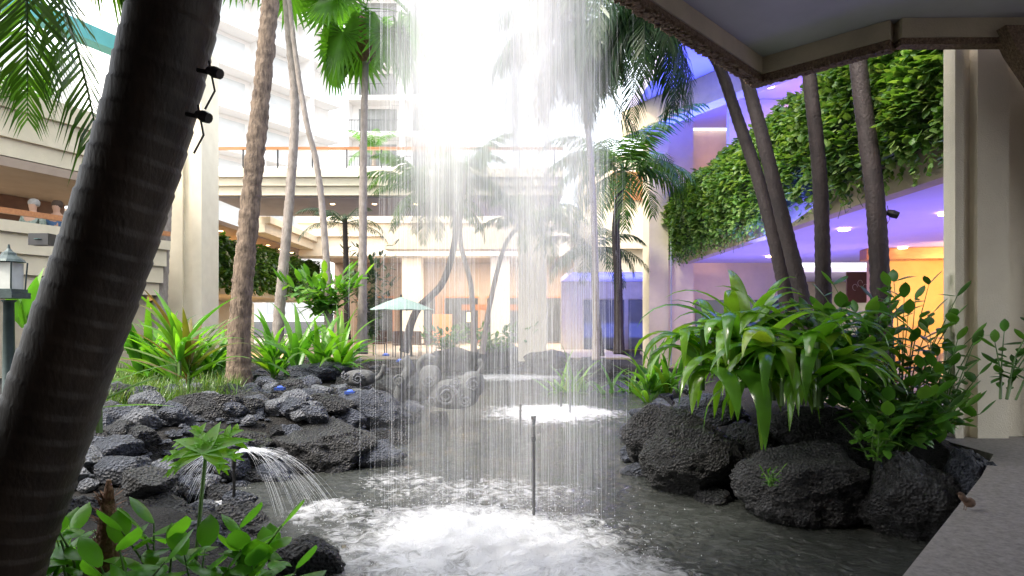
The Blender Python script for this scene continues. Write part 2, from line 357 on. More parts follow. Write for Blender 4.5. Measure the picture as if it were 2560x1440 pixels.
# ---------------------------------------------------------------- near roof, ledge, column (right)
RZ=.18
RP=[(-9,2.9),(-1.15,2.9),(.9,5.0),(2.55,6.7),(3.46,5.8),(9,5.74),(9,-6),(-9,-6)]
t=thing('overhanging_roof','low overhanging roof slab with grey painted soffit and zigzag granular edge at upper right','roof',(2.5,6,4.2))
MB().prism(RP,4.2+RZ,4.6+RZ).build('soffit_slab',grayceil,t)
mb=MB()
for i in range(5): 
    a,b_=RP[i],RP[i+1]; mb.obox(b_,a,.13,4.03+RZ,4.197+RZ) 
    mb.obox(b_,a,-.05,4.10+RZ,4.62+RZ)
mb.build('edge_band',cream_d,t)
mb=MB()
for i in range(5):
    a,b_=RP[i],RP[i+1]
    mb.obox(b_,a,.115,3.96+.002*i+RZ,4.028+RZ)
for _ in range(1400):
    i=random.randrange(1,4); a,b_=Vector(RP[i]),Vector(RP[i+1]); q=a.lerp(b_,random.random()); d=(b_-a).normalized(); nrm=Vector((d.y,-d.x)); q=q+nrm*U(.0,.115); s_=U(.008,.018); mb.box(q.x-s_,q.x+s_,q.y-s_,q.y+s_,3.96-s_+RZ,3.98+RZ)
mb.build('granular_strip',gran,t)
mb=MB()
for Y_ in (5.55,5.72):
    for px,py in ((2478,104),(2800,104),(2800,640),(2566,250),(2508,165)): mb.v.append(at(px,py-20,5.72)+Vector((0,Y_-5.72,0)))
mb.f+=[(0,1,2,3,4),(9,8,7,6,5)]+[(i,i+5,(i+1)%5+5,(i+1)%5) for i in range(5)]
mb.build('corner_bracket',gran,t)
MB().box(-9,9,-4.3,-4,-.2,4.19+RZ).build('rear_wall',brown,t)
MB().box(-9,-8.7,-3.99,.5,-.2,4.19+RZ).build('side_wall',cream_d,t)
t=thing('added_canopy','unseen concrete canopy added above the low roof to feed the waterfall and shade the foreground','canopy',(0,5,7.2))  # unseen slab, added to shade the foreground and hold the water trough
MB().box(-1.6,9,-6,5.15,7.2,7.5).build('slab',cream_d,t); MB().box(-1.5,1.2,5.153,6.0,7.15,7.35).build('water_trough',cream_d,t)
MB().box(4.0,5.3,4.4,5.1,4.62+RZ,7.198).build('post',cream_d,t)
t=thing('concrete_column','large fluted cream concrete column at the right end of the stone ledge','column',(4.6,6,.5))
MB().prism([(4.12,5.95),(4.20,5.95),(4.21,6.03),(4.31,6.03),(4.33,5.95),(4.62,5.95),(4.65,6.05),(4.9,6.05),(4.92,5.95),(5.6,5.95),(5.6,6.17),(4.16,6.17)],.4,4.3).build('shaft',cream_l,t)
prop(MB().prism([(-1.2,.3),(.2,1.15),(1.65,2.72),(3.3,4.5),(3.95,5.25),(3.95,6.95),(5,7.4),(5,9),(14,9),(14,-4),(-1.2,-4)],-.6,.6).build('ledge',conc),'speckled concrete ledge of the walkway at the lower right corner','ledge')
prop(MB().box(5.2,16,9.01,26,.0,.42).build('walkway',pave),kind='structure')

# ---------------------------------------------------------------- right wing
t=thing('right_wing','cream two storey hotel wing lit blue and purple behind the hanging garden','building',(8,14,.4))
MB().box(4.95,16,6.95,18.6,3.36,3.62).build('floor_slab',tintceil,t)
MB().box(3.3,16,6.95,19,7.4,7.8).build('ceiling_slab',tintceil,t)
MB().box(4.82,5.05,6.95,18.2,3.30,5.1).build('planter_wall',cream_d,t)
MB().box(4.95,8.7,19.2,19.5,.4,7.39).build('wall',cream,t)
MB().box(13,13.3,7,19.5,.4,7.39).build('wall',cream,t)
MB().box(8.7,12.99,15.4,15.7,.4,3.355).build('orange_wall',orange,t)
MB().box(7.0,12.9,17.5,17.7,3.63,7.39).build('orange_wall',orange,t)
MB().box(5.6,7.2,16.5,16.7,4.6,7.39).build('cream_pier',cream,t)
mb=MB()
for i in range(9): mb.box(8.9+.3*i,9.2+.3*i,14.2,15.2,.42,.62+.17*i)
mb.build('stairs',cream,t)
mb=MB()
mb.v+=[Vector(q) for q in ((8.6,14.05,.5),(11.6,14.05,2.2),(11.6,14.05,2.75),(8.6,14.05,1.05),(8.6,14.15,.5),(11.6,14.15,2.2),(11.6,14.15,2.75),(8.6,14.15,1.05))]
mb.f+=[(0,1,2,3),(7,6,5,4),(3,2,6,7),(0,4,5,1),(0,3,7,4),(1,5,6,2)]; mb.build('stair_parapet',orange,t)
MB().obox((8.2,14.8),(12.9,13.8),.5,3.1,3.35).build('wood_soffit',wood,t)
mb=MB(); mb.box(5.5,8.6,19.17,19.198,.5,2.3); mb.build('window',glassd,t)
MB().obox((3.0,17.5),(7.5,9.5),.4,6.7,7.39).build('ceiling_beam',cream_d,t)
em=emis('lamp_glow',(1,.72,.35),14)
for i,(px,py,z) in enumerate([(2363,533,3.35),(2257,618,3.35),(2110,572,3.35),(1925,640,3.35),(1700,690,3.35),(2040,195,7.39),(1845,290,7.39),(1925,215,7.39)]):
    Y=(z-CZ)*F/(HY-py); p=at(px,py,Y)
    MB().lathe(p+Vector((0,0,-.02)),[(.09,-.012),(.10,0)],14).build('downlight',em,t)
area('blue_uplight',(7.4,10.5,4.4),(6.3,11,7.4),850,(.11,.13,1),3,7)
area('blue_uplight_far',(4.4,15.5,5.9),(4.4,15.3,7.4),300,(.07,.11,1),1.5,3)
area('purple_uplight',(7.4,9.8,1.0),(7,10.2,3.4),170,(.26,.18,1),2.5,4)
area('purple_uplight_far',(6.4,15.5,1.0),(6.2,15.5,3.4),140,(.24,.20,1),2.5,4)
area('warm_alcove_lamp',(9.9,12.9,2.9),(10.6,15.4,1.8),170,(1,.60,.20),.8,.5)
area('warm_upper_lamp',(8,15.5,6.4),(8.6,17.5,5.2),250,(1,.55,.28),1,.6)
s=thing('dark_sign','small dark wall sign with pale round marks on the purple lit wall','sign',at(2150,760,18.6))
MB().box(s.location.x-.38,s.location.x+.38,18.6,18.66,2.2,3.1).build('board',brown,s)
mb=MB()
for q in range(3):
    c=Vector((s.location.x-.15+.15*q,18.59,2.65+.12*(q%2))); mb.tube([c+Vector((.07*math.cos(a*.45),0,.09*math.sin(a*.45))) for a in range(12)],.008,5)
mb.build('marks',cream_d,s)
t=thing('square_pillar','tall cream pillar with a thin conduit at the far end of the hanging garden','column',(4.5,18.5,.3))
mb=MB(); mb.box(3.9,4.45,18.2,19.1,.3,7.39); mb.box(4.453,5.2,18.35,19.1,.3,7.39); mb.build('shaft',cream,t)
mb=MB(); mb.tube([(4.5,18.1,.4),(4.5,18.1,5.0),(4.55,18.1,5.15),(5.0,18.1,5.15)],.025,6); mb.build('conduit',M('pipe_grey',(.4,.42,.5),rough=.5,bump=0),t)

def leafwall(mb,n,xw,y0,y1,ztop,zbot,side,L=.15,bul=.35,amp=.55):
    for _ in range(n):
        y=y0+(y1-y0)*random.random()**1.3; u=random.random(); zt=ztop+.18*noise.noise(Vector((y*1.3,0,4))); zb=zbot+.2*noise.noise(Vector((y*1.8,0,9)))
        z=zb+(zt-zb)*u
        if noise.noise(Vector((y*2.2,z*2.2,15)))<-.5: continue
        b=bul*(math.sin(PI*min(1,.15+u*.9))**.5)*(.75+amp*noise.noise(Vector((y*1.2,z*1.2,2)))+.3*noise.noise(Vector((y*4,z*4,2))))
        p=Vector((xw+side*(b+U(-.05,.08)),y,z))
        az=(PI if side<0 else 0)+U(-1.5,1.5); l=L*U(.5,1.5)
        mb.strap(p,az+(.5 if side<0 else -.5),U(-1.2,.6),l,l*U(.6,.85),U(.3,1.2),n=3,fold=U(.1,.4),oval=True)
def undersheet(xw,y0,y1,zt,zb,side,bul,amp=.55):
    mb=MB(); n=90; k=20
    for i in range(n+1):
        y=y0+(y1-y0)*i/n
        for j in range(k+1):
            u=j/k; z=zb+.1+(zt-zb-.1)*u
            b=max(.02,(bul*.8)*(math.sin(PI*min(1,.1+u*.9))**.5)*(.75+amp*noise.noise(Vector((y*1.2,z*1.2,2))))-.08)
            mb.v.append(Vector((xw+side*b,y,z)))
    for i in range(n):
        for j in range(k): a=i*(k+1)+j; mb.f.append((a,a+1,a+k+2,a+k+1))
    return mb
t=thing('hanging_garden','lush pothos vine curtain spilling over the long planter wall on the right','hanging plants',(4.8,12,4.4))
mb=MB(); leafwall(mb,13500,4.8,6.5,18.4,5.5,3.55,-1,.115,.45,.6)
for _ in range(150):
    y=U(6.6,18.2); x=4.8-U(.05,.4); z=3.55; L_=U(.1,.38)
    for q in range(int(L_/.05)): mb.strap((x+U(-.03,.03),y+U(-.03,.03),z-q*.05),U(0,6.28),U(-1.3,-.3),.08,.055,.5,n=3,oval=True)
mb.build('foliage',G_vine,t)
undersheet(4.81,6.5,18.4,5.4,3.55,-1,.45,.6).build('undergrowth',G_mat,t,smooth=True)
for _ in range(45):
    y=U(6.8,18); x=4.8-U(.02,.35); z=3.5; l=U(.15,.4); MB().tube([(x,y,z),(x+U(-.03,.03),y+U(-.05,.05),z-l*.5),(x+U(-.05,.05),y,z-l)],.004,3).build('dangling_stem',G_vined,t)

# ---------------------------------------------------------------- far right / centre buildings
t=thing('restaurant_building','cream restaurant building with brown ceiling behind the pond and waterfall','building',(2,30,.38))
mb=MB(); mb.box(-10,14,30,31,4.7,5.6); mb.box(-10,14,29.8,31,5.603,6.2); mb.box(-10,14,29.6,31,6.203,6.9); mb.build('fascia',cream_l,t)
MB().box(-10,14,31.01,38,4.9,5.2).build('ceiling',browncl,t)
MB().box(-10,14,36,36.3,.38,4.89).build('wall',browncl,t)
for x in (-8.6,-6.2,-3.8,-1.4,1.0,3.4,5.8,8.2):
    f=MB().box(x,x+1.9,35.93,35.995,.5,2.9).build('window',glassd,t)
    MB().box(x-.08,x,35.9,35.99,.45,2.95).box(x+1.9,x+1.98,35.9,35.99,.45,2.95).box(x-.08,x+1.98,35.9,35.99,2.953,3.05).build('frame',wood,f)
for x in (-5.2,-1.0,3.6,7.5): MB().box(x,x+.9,30.2,31.1,.38,4.69).build('pillar',cream_l,t)
MB().box(-4.1,-3.1,33,33.1,.5,2.0).build('orange_panel',emis('orange_glow',(.8,.33,.15),.5),t)
MB().box(-2.6,1.5,33,33.1,2.2,2.5).build('wood_header',wood,t)
em2=emis('warm_panel',(1,.75,.4),2.2)
for x in (-2.4,-.5,.7): MB().box(x,x+.35,34,34.1,1.6,2.1).build('lamp',em2,t)
area('restaurant_lamp',(0,33,4.6),(0,33.5,1),1300,(1,.85,.68),10,2)
t=thing('blue_lit_building','cream building with blue lit ceiling and dark windows beyond the far palms','building',(6,24,.38))
mb=MB(); mb.box(2.2,5.2,22.6,23,3.4,4.2); mb.box(2.1,5.2,22.4,23,4.203,5.1); mb.box(2.2,5.2,22.6,23,5.103,5.5); mb.build('fascia',cream_l,t)
MB().box(2.2,16,23.01,29,3.42,3.6).build('ceiling',tintceil,t)
MB().box(2.2,16,28.6,28.9,.38,3.41).build('wall',cream_d,t)
for x in (3.2,5.2,7.2): MB().box(x,x+1.8,28.5,28.59,.4,2.6).build('window',glassd,t)
MB().box(2.4,5.2,23.0,23.3,5.5,7.6).build('upper_wall',cream,t)
MB().box(3.6,5,22.9,22.99,6.0,7.0).build('wood_shutter',wood,t)
area('blue_soffit_lamp',(4.5,25,1.2),(4.5,25.5,3.4),420,(.14,.20,1),5,3)

# bridge
t=thing('walkway_bridge','cream walkway bridge with wooden handrail crossing behind the palms','bridge',(-5,20,5.6))
mb=MB(); mb.box(-9.6,1.6,20.1,24,5.62,5.9); mb.box(-9.6,1.6,20.0,24,5.903,6.15); mb.box(-9.6,1.6,19.9,24,6.153,6.42); mb.build('deck',cream_l,t)
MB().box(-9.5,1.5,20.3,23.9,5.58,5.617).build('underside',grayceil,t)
rl=MB().box(-9.6,1.6,19.95,20.07,7.02,7.10).build('handrail',wood,t)
for i in range(11): MB().box(-9.5+1.08*i,-9.46+1.08*i,19.98,20.03,6.42,7.02).build('post',dark,t)
MB().box(-9.5,1.5,19.99,20.02,6.43,6.50).build('bottom_rail',white,t)
for i in range(7):
    MB().lathe((-8.8+1.4*i,21.4,5.575),[(.07,-.01),(.08,0)],10).build('downlight',em,t)
MB().box(.2,1.1,20.4,21.2,.38,5.58).build('pillar',cream_l,t)
mb=MB(); mb.box(-5.4,1.0,27,28,4.7,5.5); mb.build('rear_beam',cream,t)
t=thing('left_pillar','tall cream ribbed pillar rising beside the big dark palm trunk','column',(-8.6,17,.3))
mb=MB(); mb.box(-9.15,-8.75,17,18,.3,9); mb.box(-8.747,-8.5,17.08,18,.3,9); mb.box(-8.497,-8.25,17,18,.3,9); mb.build('shaft',cream_l,t)
t=thing('left_planter_wing','receding gallery with warm lights and vines over its planter wall on the left','building',(-10,25,.3))
MB().box(-10.2,-9.9,19.5,33,2.9,4.4).build('planter_wall',cream,t)
mb=MB()
mb.box(-9.95,-9.3,24.1,34,5.0,5.35); mb.box(-9.93,-9.1,24.1,34,5.353,5.6); mb.build('fascia',cream,t)
MB().box(-18,-9.95,19.5,34,4.95,5.1).build('ceiling',browncl,t)
MB().box(-18,-10.0,19.5,33,2.6,2.88).build('floor_slab',cream,t)
MB().box(-18,-17.7,19.5,34,.3,4.94).build('wall',browncl,t)
MB().box(-14,-13.7,19.5,34,.3,2.59).build('rear_wall',cream,t)
for i in range(9): MB().lathe((-10.6,20.3+1.5*i,4.94),[(.07,-.01),(.08,0)],10).build('downlight',em,t)
area('gallery_lamp',(-12,26,4.7),(-11,26,2.5),550,(1,.6,.25),2,12); area('gallery_under_lamp',(-11.6,24,2.4),(-12.5,24,.5),450,(1,.65,.3),2,9)
v=thing('left_vines','green vine curtain hanging on the receding left planter wall','hanging plants',(-9.9,25,3.6))
mb=MB(); leafwall(mb,3600,-9.9,19.5,32.8,4.6,2.8,1,.20,.3); mb.build('foliage',G_vined,v)
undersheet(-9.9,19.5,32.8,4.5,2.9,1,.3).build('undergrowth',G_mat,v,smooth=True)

# leftmost building
A=(-10.6,10.6); B=(-8.6,15.6)
def fb(mb,th,z0,z1,off=0):
    mb.obox((A[0]+off,A[1]),(B[0]+off,B[1]),th,z0,z1); return mb
t=thing('left_balcony_building','cream balcony building with brown interior and teal edged roof at far left','building',(-9.6,13,.3))
mb=MB(); fb(mb,1.0,4.9,5.25); fb(mb,1.0,5.253,5.8,.1); fb(mb,1,5.803,6.2,.2); mb.build('upper_fascia',cream,t)
mb=MB(); fb(mb,1,2.6,3.0,.1); fb(mb,1,3.003,3.4,.18); fb(mb,1,3.403,3.62,.28); mb.build('lower_fascia',cream,t)
mb=MB(); fb(mb,.08,3.74,3.85,.28); mb.build('handrail',wood,t)
mb=MB(); fb(mb,4,4.7,4.88); mb.build('ceiling',browncl,t)
mb=MB(); mb.obox((A[0]-3,A[1]+.5),(B[0]-3,B[1]+1),.2,3.4,4.69); mb.build('brown_wall',brown,t)
mb=MB(); fb(mb,3.5,2.3,2.59); mb.build('floor_slab',cream,t)
mb=MB(); fb(mb,.6,.3,2.6,-.3); mb.build('lower_wall',cream_d,t)
mb=MB(); mb.obox((-12.8,13.6),(-12.2,15.0),.1,3.7,4.5); mb.build('lit_panel',emis('amber_panel',(1,.3,.03),1.2),t)
mb=MB(); mb.obox((A[0]-.4,A[1]),(B[0]-.4,B[1]),.4,8.0,8.35); mb.build('teal_roof_edge',M('teal_paint',(.12,.42,.42),(.1,.36,.36),bump=0),t)
mb=MB(); mb.obox((A[0]-2,A[1]),(B[0]-2,B[1]),.4,6.2,8.0); mb.build('upper_wall',white,t)
sp=thing('wall_speaker','black box speaker mounted on the left balcony fascia','speaker',at(95,612,11.0))
p=sp.location; MB().box(p.x-.17,p.x+.17,p.y,p.y+.2,p.z,p.z+.2).build('cabinet',dark,sp); MB().lathe(p+Vector((0,.0,.1)),[(.06,-.004),(.06,.004)],12).build('badge',teal,sp)
v=thing('roof_edge_shrub','green shrub growing over the upper edge of the left balcony building','plant',at(20,235,12.5))
mb=MB()
for _ in range(420):
    p=at(U(-60,130),U(190,245),12.3+U(-.3,.3)); mb.strap(p,U(0,6.3),U(-.5,.9),U(.08,.16),.08,.6,n=3,oval=True)
mb.build('foliage',G_oval,v)
def person(label,px,py,Y,sh,hm,lean):
    b=at(px,py,Y); t=thing('person',label,'person',b)
    vs=[(0,0,0),(lean*.5,0,.25),(lean,0,.48),(lean,0,.58),(lean*1.1,-.02,.68),(lean*1.1,-.01,.78),
        (lean-.19,0,.46),(lean-.25,-.05,.2),(lean-.15,-.28,.12),(lean+.19,0,.46),(lean+.25,-.05,.2),(lean+.12,-.28,.12),(-.1,-.35,-.02),(.1,-.35,-.02),(-.1,-.4,-.42),(.1,-.4,-.42)]
    es=[(0,1),(1,2),(2,3),(3,4),(4,5),(2,6),(6,7),(7,8),(2,9),(9,10),(10,11),(0,12),(0,13),(12,14),(13,15)]
    rs=[.15,.14,.14,.055,.085,.09,.06,.048,.035,.06,.048,.035,.08,.08,.05,.05]
    for nm,VS,ES,RS,mt in (('body',vs,es,rs,skin),('shirt',vs[:3]+[vs[6],vs[7],vs[9],vs[10]],[(0,1),(1,2),(2,3),(3,4),(2,5),(5,6)],[.17,.165,.155,.075,.06,.075,.06],sh)):
        me=bpy.data.meshes.new(nm); me.from_pydata(VS,ES,[]); me.update(); me.materials.append(mt)
        o=bpy.data.objects.new(nm,me); COL.objects.link(o); o.parent=t
        o.modifiers.new('skin','SKIN'); 
        if not me.skin_vertices: 
            bm=bmesh.new(); bm.from_mesh(me); bm.verts.layers.skin.verify(); bm.to_mesh(me); bm.free()
        for i,r in enumerate(RS): me.skin_vertices[0].data[i].radius=(r,r*.85)
        me.skin_vertices[0].data[0].use_root=True
        sb=o.modifiers.new('sub','SUBSURF'); sb.levels=2; sb.render_levels=2
    mb=MB(); mb.lathe(Vector((b.x+lean*1.1,b.y+.02,b.z+.70)),[(.09,0),(.108,.05),(.105,.1),(.07,.145),(.01,.16)],12); mb.build('hair',hm,t,smooth=True)
person('seated person with grey hair in a pale patterned shirt behind the wooden balcony rail',78,600,13.2,shirt1,hairm,.04)
person('seated person in a blue shirt behind the wooden balcony rail',148,600,13.7,shirt2,hairb,-.05)

# ---------------------------------------------------------------- towers
def tower(name,label,ax,ay,bx,by,z0,nf,bay,gm,rmat,storey=3.0):
    a=Vector((ax,ay,0)); b=Vector((bx,by,0)); d=(b-a).normalized(); n=Vector((-d.y,d.x,0)); W=(b-a).length
    t=thing(name,label,'building',(ax,ay,z0))
    mb=MB(); mb.obox(a+n*1.4,b+n*1.4,6,z0,z0+nf*storey); mb.build('wall',white,t)
    nb=int(W/bay)
    mb=MB()
    for k in range(nb+1): p=a+d*(k*bay); mb.obox(p,p+d*.35,1.398,z0,z0+nf*storey)
    mb.build('fin_walls',white,t)
    wm=rm=None
    for f in range(nf):
        z=z0+f*storey; MB().obox(a-n*.05,b-n*.05,1.43,z-.28,z+.12).build('balcony_slab',white,t)
        for k in range(nb):
            if wm is None:
                mb=MB(); mb.obox(a+d*.9+n*1.33,a+d*(bay-.5)+n*1.33,.06,z+.15,z+2.4); wm=mb.build('window',gm,t)
                mb=MB(); 
                q=a+d*.36; e=a+d*(bay-.01)
                mb.obox(q,e,.05,z+1.05,z+1.1)
                for i in range(18): r_=q+d*((bay-.4)*i/17); mb.obox(r_,r_+d*.022,.03,z+.12,z+1.05)
                rm=mb.build('railing',rmat,t)
            else:
                for src in (wm,rm):
                    c=src.copy(); COL.objects.link(c); c.parent=t; c.location=Vector(src.location)+d*(k*bay)+Vector((0,0,f*storey))
tower('hotel_tower','white hotel tower with stacked balconies and dark railings behind the fan palm',-13.9,53,-4.3,53,2.2,11,4.6,glass_p,railg)
tower('tower_wing','pale hotel tower wing angled away at the left behind the slender trunks',-23.5,40,-14.6,54.5,2.0,11,4.6,glass_w,railw)

# ---------------------------------------------------------------- rocks
def rock(c,sx,sy,sz,mat,label=None,group=None,sub=5,seed=None,name='lava_rock',cat='rock',facets=13,cut=.9):
    seed=random.random()*100 if seed is None else seed
    rs=random.Random(seed); bm=bmesh.new(); bmesh.ops.create_icosphere(bm,subdivisions=sub,radius=1)
    pl=[]
    for _ in range(facets):
        n=Vector((rs.gauss(0,1),rs.gauss(0,1),rs.gauss(0,.9))).normalized(); pl.append((n,rs.uniform(.58,.9)))
    o=Vector((seed,seed*.7,seed*.3)); k5=sub>=5
    for v in bm.verts:
        p=v.co.copy(); p*=1+.30*noise.noise(p*1.2+o)
        for n,d in pl:
            q=p.dot(n)
            if q>d: p-=n*(q-d)*cut
        g=1.06+.10*noise.noise(p*2.8+o)+.08*noise.noise(p*6+o)
        if sub>=3: g+=.045*noise.noise(p*13+o)
        if k5: g+=.04*noise.noise(p*26+o)-.06*abs(noise.noise(p*8+o*2))
        p*=g
        v.co=Vector((p.x*sx,p.y*sy,p.z*sz))
    me=bpy.data.meshes.new(name); bm.to_mesh(me); bm.free(); me.polygons.foreach_set('use_smooth',[True]*len(me.polygons)); me.materials.append(mat)
    ob=bpy.data.objects.new(name,me); COL.objects.link(ob); ob.location=c
    return prop(ob,label,cat,group)
def rk(x0,y0,x1,y1,Y,mat,label,**k):
    c=at((x0+x1)/2,(y0+y1)/2,Y); kx=1.04 if x0>1500 else 1.12; sx=(x1-x0)/2*Y/F*kx; sz=(y1-y0)/2*Y/F*(kx+.02)
    if x0>1500 and 'facets' not in k: k['facets']=5; k['cut']=.6
    return rock(c,sx,max(sx*.75,sz*.8),sz,mat,label,**k)
rk(1545,1020,1720,1160,7.3,lavar,'pointed dark lava rock at the left tip of the right bank',facets=14)
rk(1605,1045,1850,1240,6.4,lavam,'large rounded mossy lava boulder, second from left along the right water line')
rk(1780,1070,1965,1290,6.5,lavar,'tall dark lava boulder right under the strap leaved plant on the right bank')
rk(1850,1120,2160,1310,5.6,lavar,'wide pitted lava boulder at the front of the right bank with a tiny fern')
rk(2170,1135,2390,1370,5.1,lavar,'big grey black boulder beside the concrete ledge',seed=3.3)
rk(2370,1130,2470,1320,5.0,lavag,'narrow dark stone wedged between boulder and ledge')
rk(1690,985,1860,1065,7.2,lavag,'low grey stone behind the rounded boulder on the right bank')
rk(1925,1020,2110,1120,6.4,lavar,'smooth dark stone under the drooping leaves on the right bank')
rk(2090,1020,2330,1150,6.1,lava,'dark rock mass behind the boulders near the concrete column')
rk(1700,940,1760,985,8.2,lavag,'small grey stone at the back of the right bank')
rk(405,980,655,1120,7.6,lava,'large craggy lava boulder in the middle of the left bank')
rk(685,1050,955,1200,7.6,lavar,'large layered lava boulder jutting into the pond on the left bank')
rk(715,980,835,1045,9.0,lavag,'grey pointed stone behind the layered boulder')
rk(825,975,1025,1070,9.4,lavag,'pale topped flat boulder beside the stone sculptures')
rk(280,1048,400,1118,6.9,slabm,'pale grey flat slab stone on the left bank',facets=22,sub=4)
rk(370,1060,440,1110,7.2,slabm,'small pale broken stone beside the grey slab',facets=22,sub=4)
rk(220,1040,330,1110,7.3,lavag,'angular grey stone left of the pale slab')
rk(170,1120,430,1235,6.9,lavam,'wide moss topped rock beside the dark trunk on the left bank')
rk(450,1095,700,1200,7.2,lavam,'mossy rock behind the arching water jet')
rk(560,1170,720,1250,6.9,lava,'dark hollow rock under the arching water jet')
rk(720,905,875,955,11.8,lavag,'long flat stone on the pebbles behind the layered boulder')
rk(600,985,720,1050,8.4,lava,'rough dark stone between the craggy boulder and the pebbles')
rk(930,945,1045,1000,10.8,lava,'dark rock holding the curled stone sculpture')
rk(240,1260,500,1360,4.9,lava,'dark wet foreground rock below the arching water jet')
rk(390,1310,560,1440,4.3,lavag,'smooth grey foreground stone behind the lobed leaf plant')
rk(670,1350,835,1470,4.3,lava,'low dark foreground stone at the bottom edge of the pond')
rk(100,1250,250,1440,4.6,lava,'dark foreground rock beside the leaning trunk')
rk(1050,870,1190,935,20.5,lava,'dark rock left of centre on the far pond edge',sub=4)
rk(1170,865,1330,930,21.6,lava,'dark rock at the centre of the far pond edge',sub=4)
rk(1320,880,1440,935,20.5,lava,'dark rock right of centre on the far pond edge',sub=4)
rk(1430,890,1530,940,18.5,lavag,'grey rock under the blue trunked palm on the far edge',sub=4)
gl='small lava stone lining the pond edge'
for i in list(range(2,14)):
    x1,y1=pond[i]; x2,y2=pond[i+1]; Ls=math.hypot(x2-x1,y2-y1); k=int(Ls/.42)
    for j in range(k):
        t_=(j+U(.2,.8))/k; s_=U(.12,.25); x=x1+(x2-x1)*t_+U(-.12,.12); y=y1+(y2-y1)*t_+U(-.12,.12)
        rock((x,y,U(.0,.12)),s_*U(1,1.4),s_,s_*U(.6,.9),random.choice([lava,lavag,lavag]),gl,'small lava stones lining the pond edge',sub=4,name='lava_stone',cat='stone')
for _ in range(130):
    px,py=U(600,980),U(890,1040); p=gp(px,py,.45); s_=U(.06,.16)
    rock((p.x,p.y,H(p.x,p.y)+s_*.3),s_*1.3,s_,s_*.7,random.choice([lava,lavag,lavag,slabm]),'rounded river stone lying among the pebbles on the left bank','rounded stones on the left bank',sub=3,name='river_stone',cat='stone')
for _ in range(240):
    px,py=U(120,980),U(1010,1240); p=gp(px,py,.3); s_=U(.06,.18)
    z=H(p.x,p.y)
    if z<-.1: continue
    rock((p.x,p.y,z+s_*.7),s_*1.3,s_,s_*.8,random.choice([lavar,lavag,lavag,lava,slabm]),'broken dark stone filling gaps between the left bank boulders','broken stones between the left boulders',sub=3 if s_<.11 else 4,name='broken_stone',cat='stone')
mb=MB()
for _ in range(3000):
    px,py=U(200,1000),U(880,1200); p=gp(px,py,.4); s_=U(.02,.05); z=H(p.x,p.y)
    if z<.02 or (px<560 and py<1040): continue
    k=len(mb.v); c=Vector((p.x,p.y,z+s_*.4)); sx,sy,sz=s_*U(.8,1.4),s_*U(.8,1.4),s_*.7
    for i in range(6):
        a=i*PI/3+U(-.2,.2); mb.v.append(c+Vector((math.cos(a)*sx,math.sin(a)*sy,0)))
    for i in range(6):
        a=i*PI/3+.3; mb.v.append(c+Vector((math.cos(a)*sx*.6,math.sin(a)*sy*.6,sz*.85)))
    for i in range(6): j=(i+1)%6; mb.f.append((k+i,k+j,k+6+j,k+6+i))
    mb.f.append(tuple(k+6+i for i in range(6)))
prop(mb.build('pebbles',lavag,smooth=True),'bed of dark pebbles on the left bank','pebbles',kind='stuff')

# ---------------------------------------------------------------- palms
def palm(name,label,pts,r0,r1,bk,crown=None,fmat=G_frond,kind='feather',nf=10,L=2.0,ll=.5,el=(0,.9),dr=(1.2,2.0),group=None,nl=28,lw=.025,per=2,ring=.06,azr=(0,6.283),seg=.05,hang=.45,flare=1.3,n=14,lump=.05):
    P_=[Vector(p) for p in pts]; t=thing(name,label,'palm tree',P_[0],group)
    trunk_mb(P_,r0,r1,seg,ring,n,flare,per,lump).build('trunk',bk,t,smooth=True)
    if crown:
        c=Vector(crown)
        for i in range(nf):
            a=azr[0]+(azr[1]-azr[0])*(i+U(.1,.9))/nf; e=U(*el); mb=MB()
            if kind=='feather': mb.frond(c,a,e,L*U(.85,1.15),U(*dr),ll,nl=nl,lw=lw,hang=hang)
            else: mb.fan(c,a,e,L*U(.85,1.15),ll*U(.9,1.1))
            mb.build('frond',fmat,t)
    return t
pp=[at(-55,1560,2.2),at(-5,1400,2.2),at(135,1000,2.2),at(275,600,2.2),at(368,300,2.2),at(440,0,2.2),at(470,-180,2.25),Vector((-1.0,2.75,3.6)),Vector((-.9,3.4,4.6)),Vector((-.85,3.8,5.6))]
t=palm('leaning_palm','thick dark ringed palm trunk leaning across the left foreground',pp,.150,.130,bark,seg=.010,per=8,ring=.034,flare=1.0,n=36,lump=.012)
c=Vector((-.85,3.8,5.6))
for i in range(7):
    mb=MB(); mb.frond(c,2.4+i*.5,U(.3,.9),1.6,1.6,.45,nl=26); mb.build('frond',G_frondd,t)
def spotfix(label,p,side,k=1.0):
    t=thing('spot_lamp',label,'lamp',p); p=Vector(p)
    MB().tube([p-Vector((.07*side*k,0,-.01)),p-Vector((0.0,0,0))],.012*k,6).build('bracket',dark,t)
    MB().tube([p+Vector((-.015*side,0,.016))*k,p+Vector((.02*side,-.01,.0))*k,p+Vector((.055*side,-.02,-.015))*k],[.018*k,.03*k,.026*k],10).build('housing',dark,t)
    mb=MB(); mb.tube([p+Vector((-.01,0,.06))*k,p,p+Vector((.012*side,0,-.06)),p+Vector((-.02*side,0,-.12))],.0035,5); mb.build('cable',dark,t)
spotfix('small black spot lamp clamped high on the leaning dark trunk',at(528,182,2.1),1,.65)
spotfix('small black spot lamp clamped lower on the leaning dark trunk',at(500,292,2.1),1,.65)
spotfix('black spot lamp strapped to the rightmost slender trunk',at(2222,535,7.4),1,1.6)
palm('mottled_palm','mottled brown palm trunk standing in the grass of the left bank',[at(597,985,10.8),at(600,800,10.8),at(632,450,10.9),at(665,120,11),at(690,-150,11),at(700,-420,11)],.175,.125,bark2,at(700,-420,11),G_fan,'fan',9,1.4,1.0,el=(-.4,.8),seg=.06,ring=.05,per=3,lump=.16,flare=1.4)
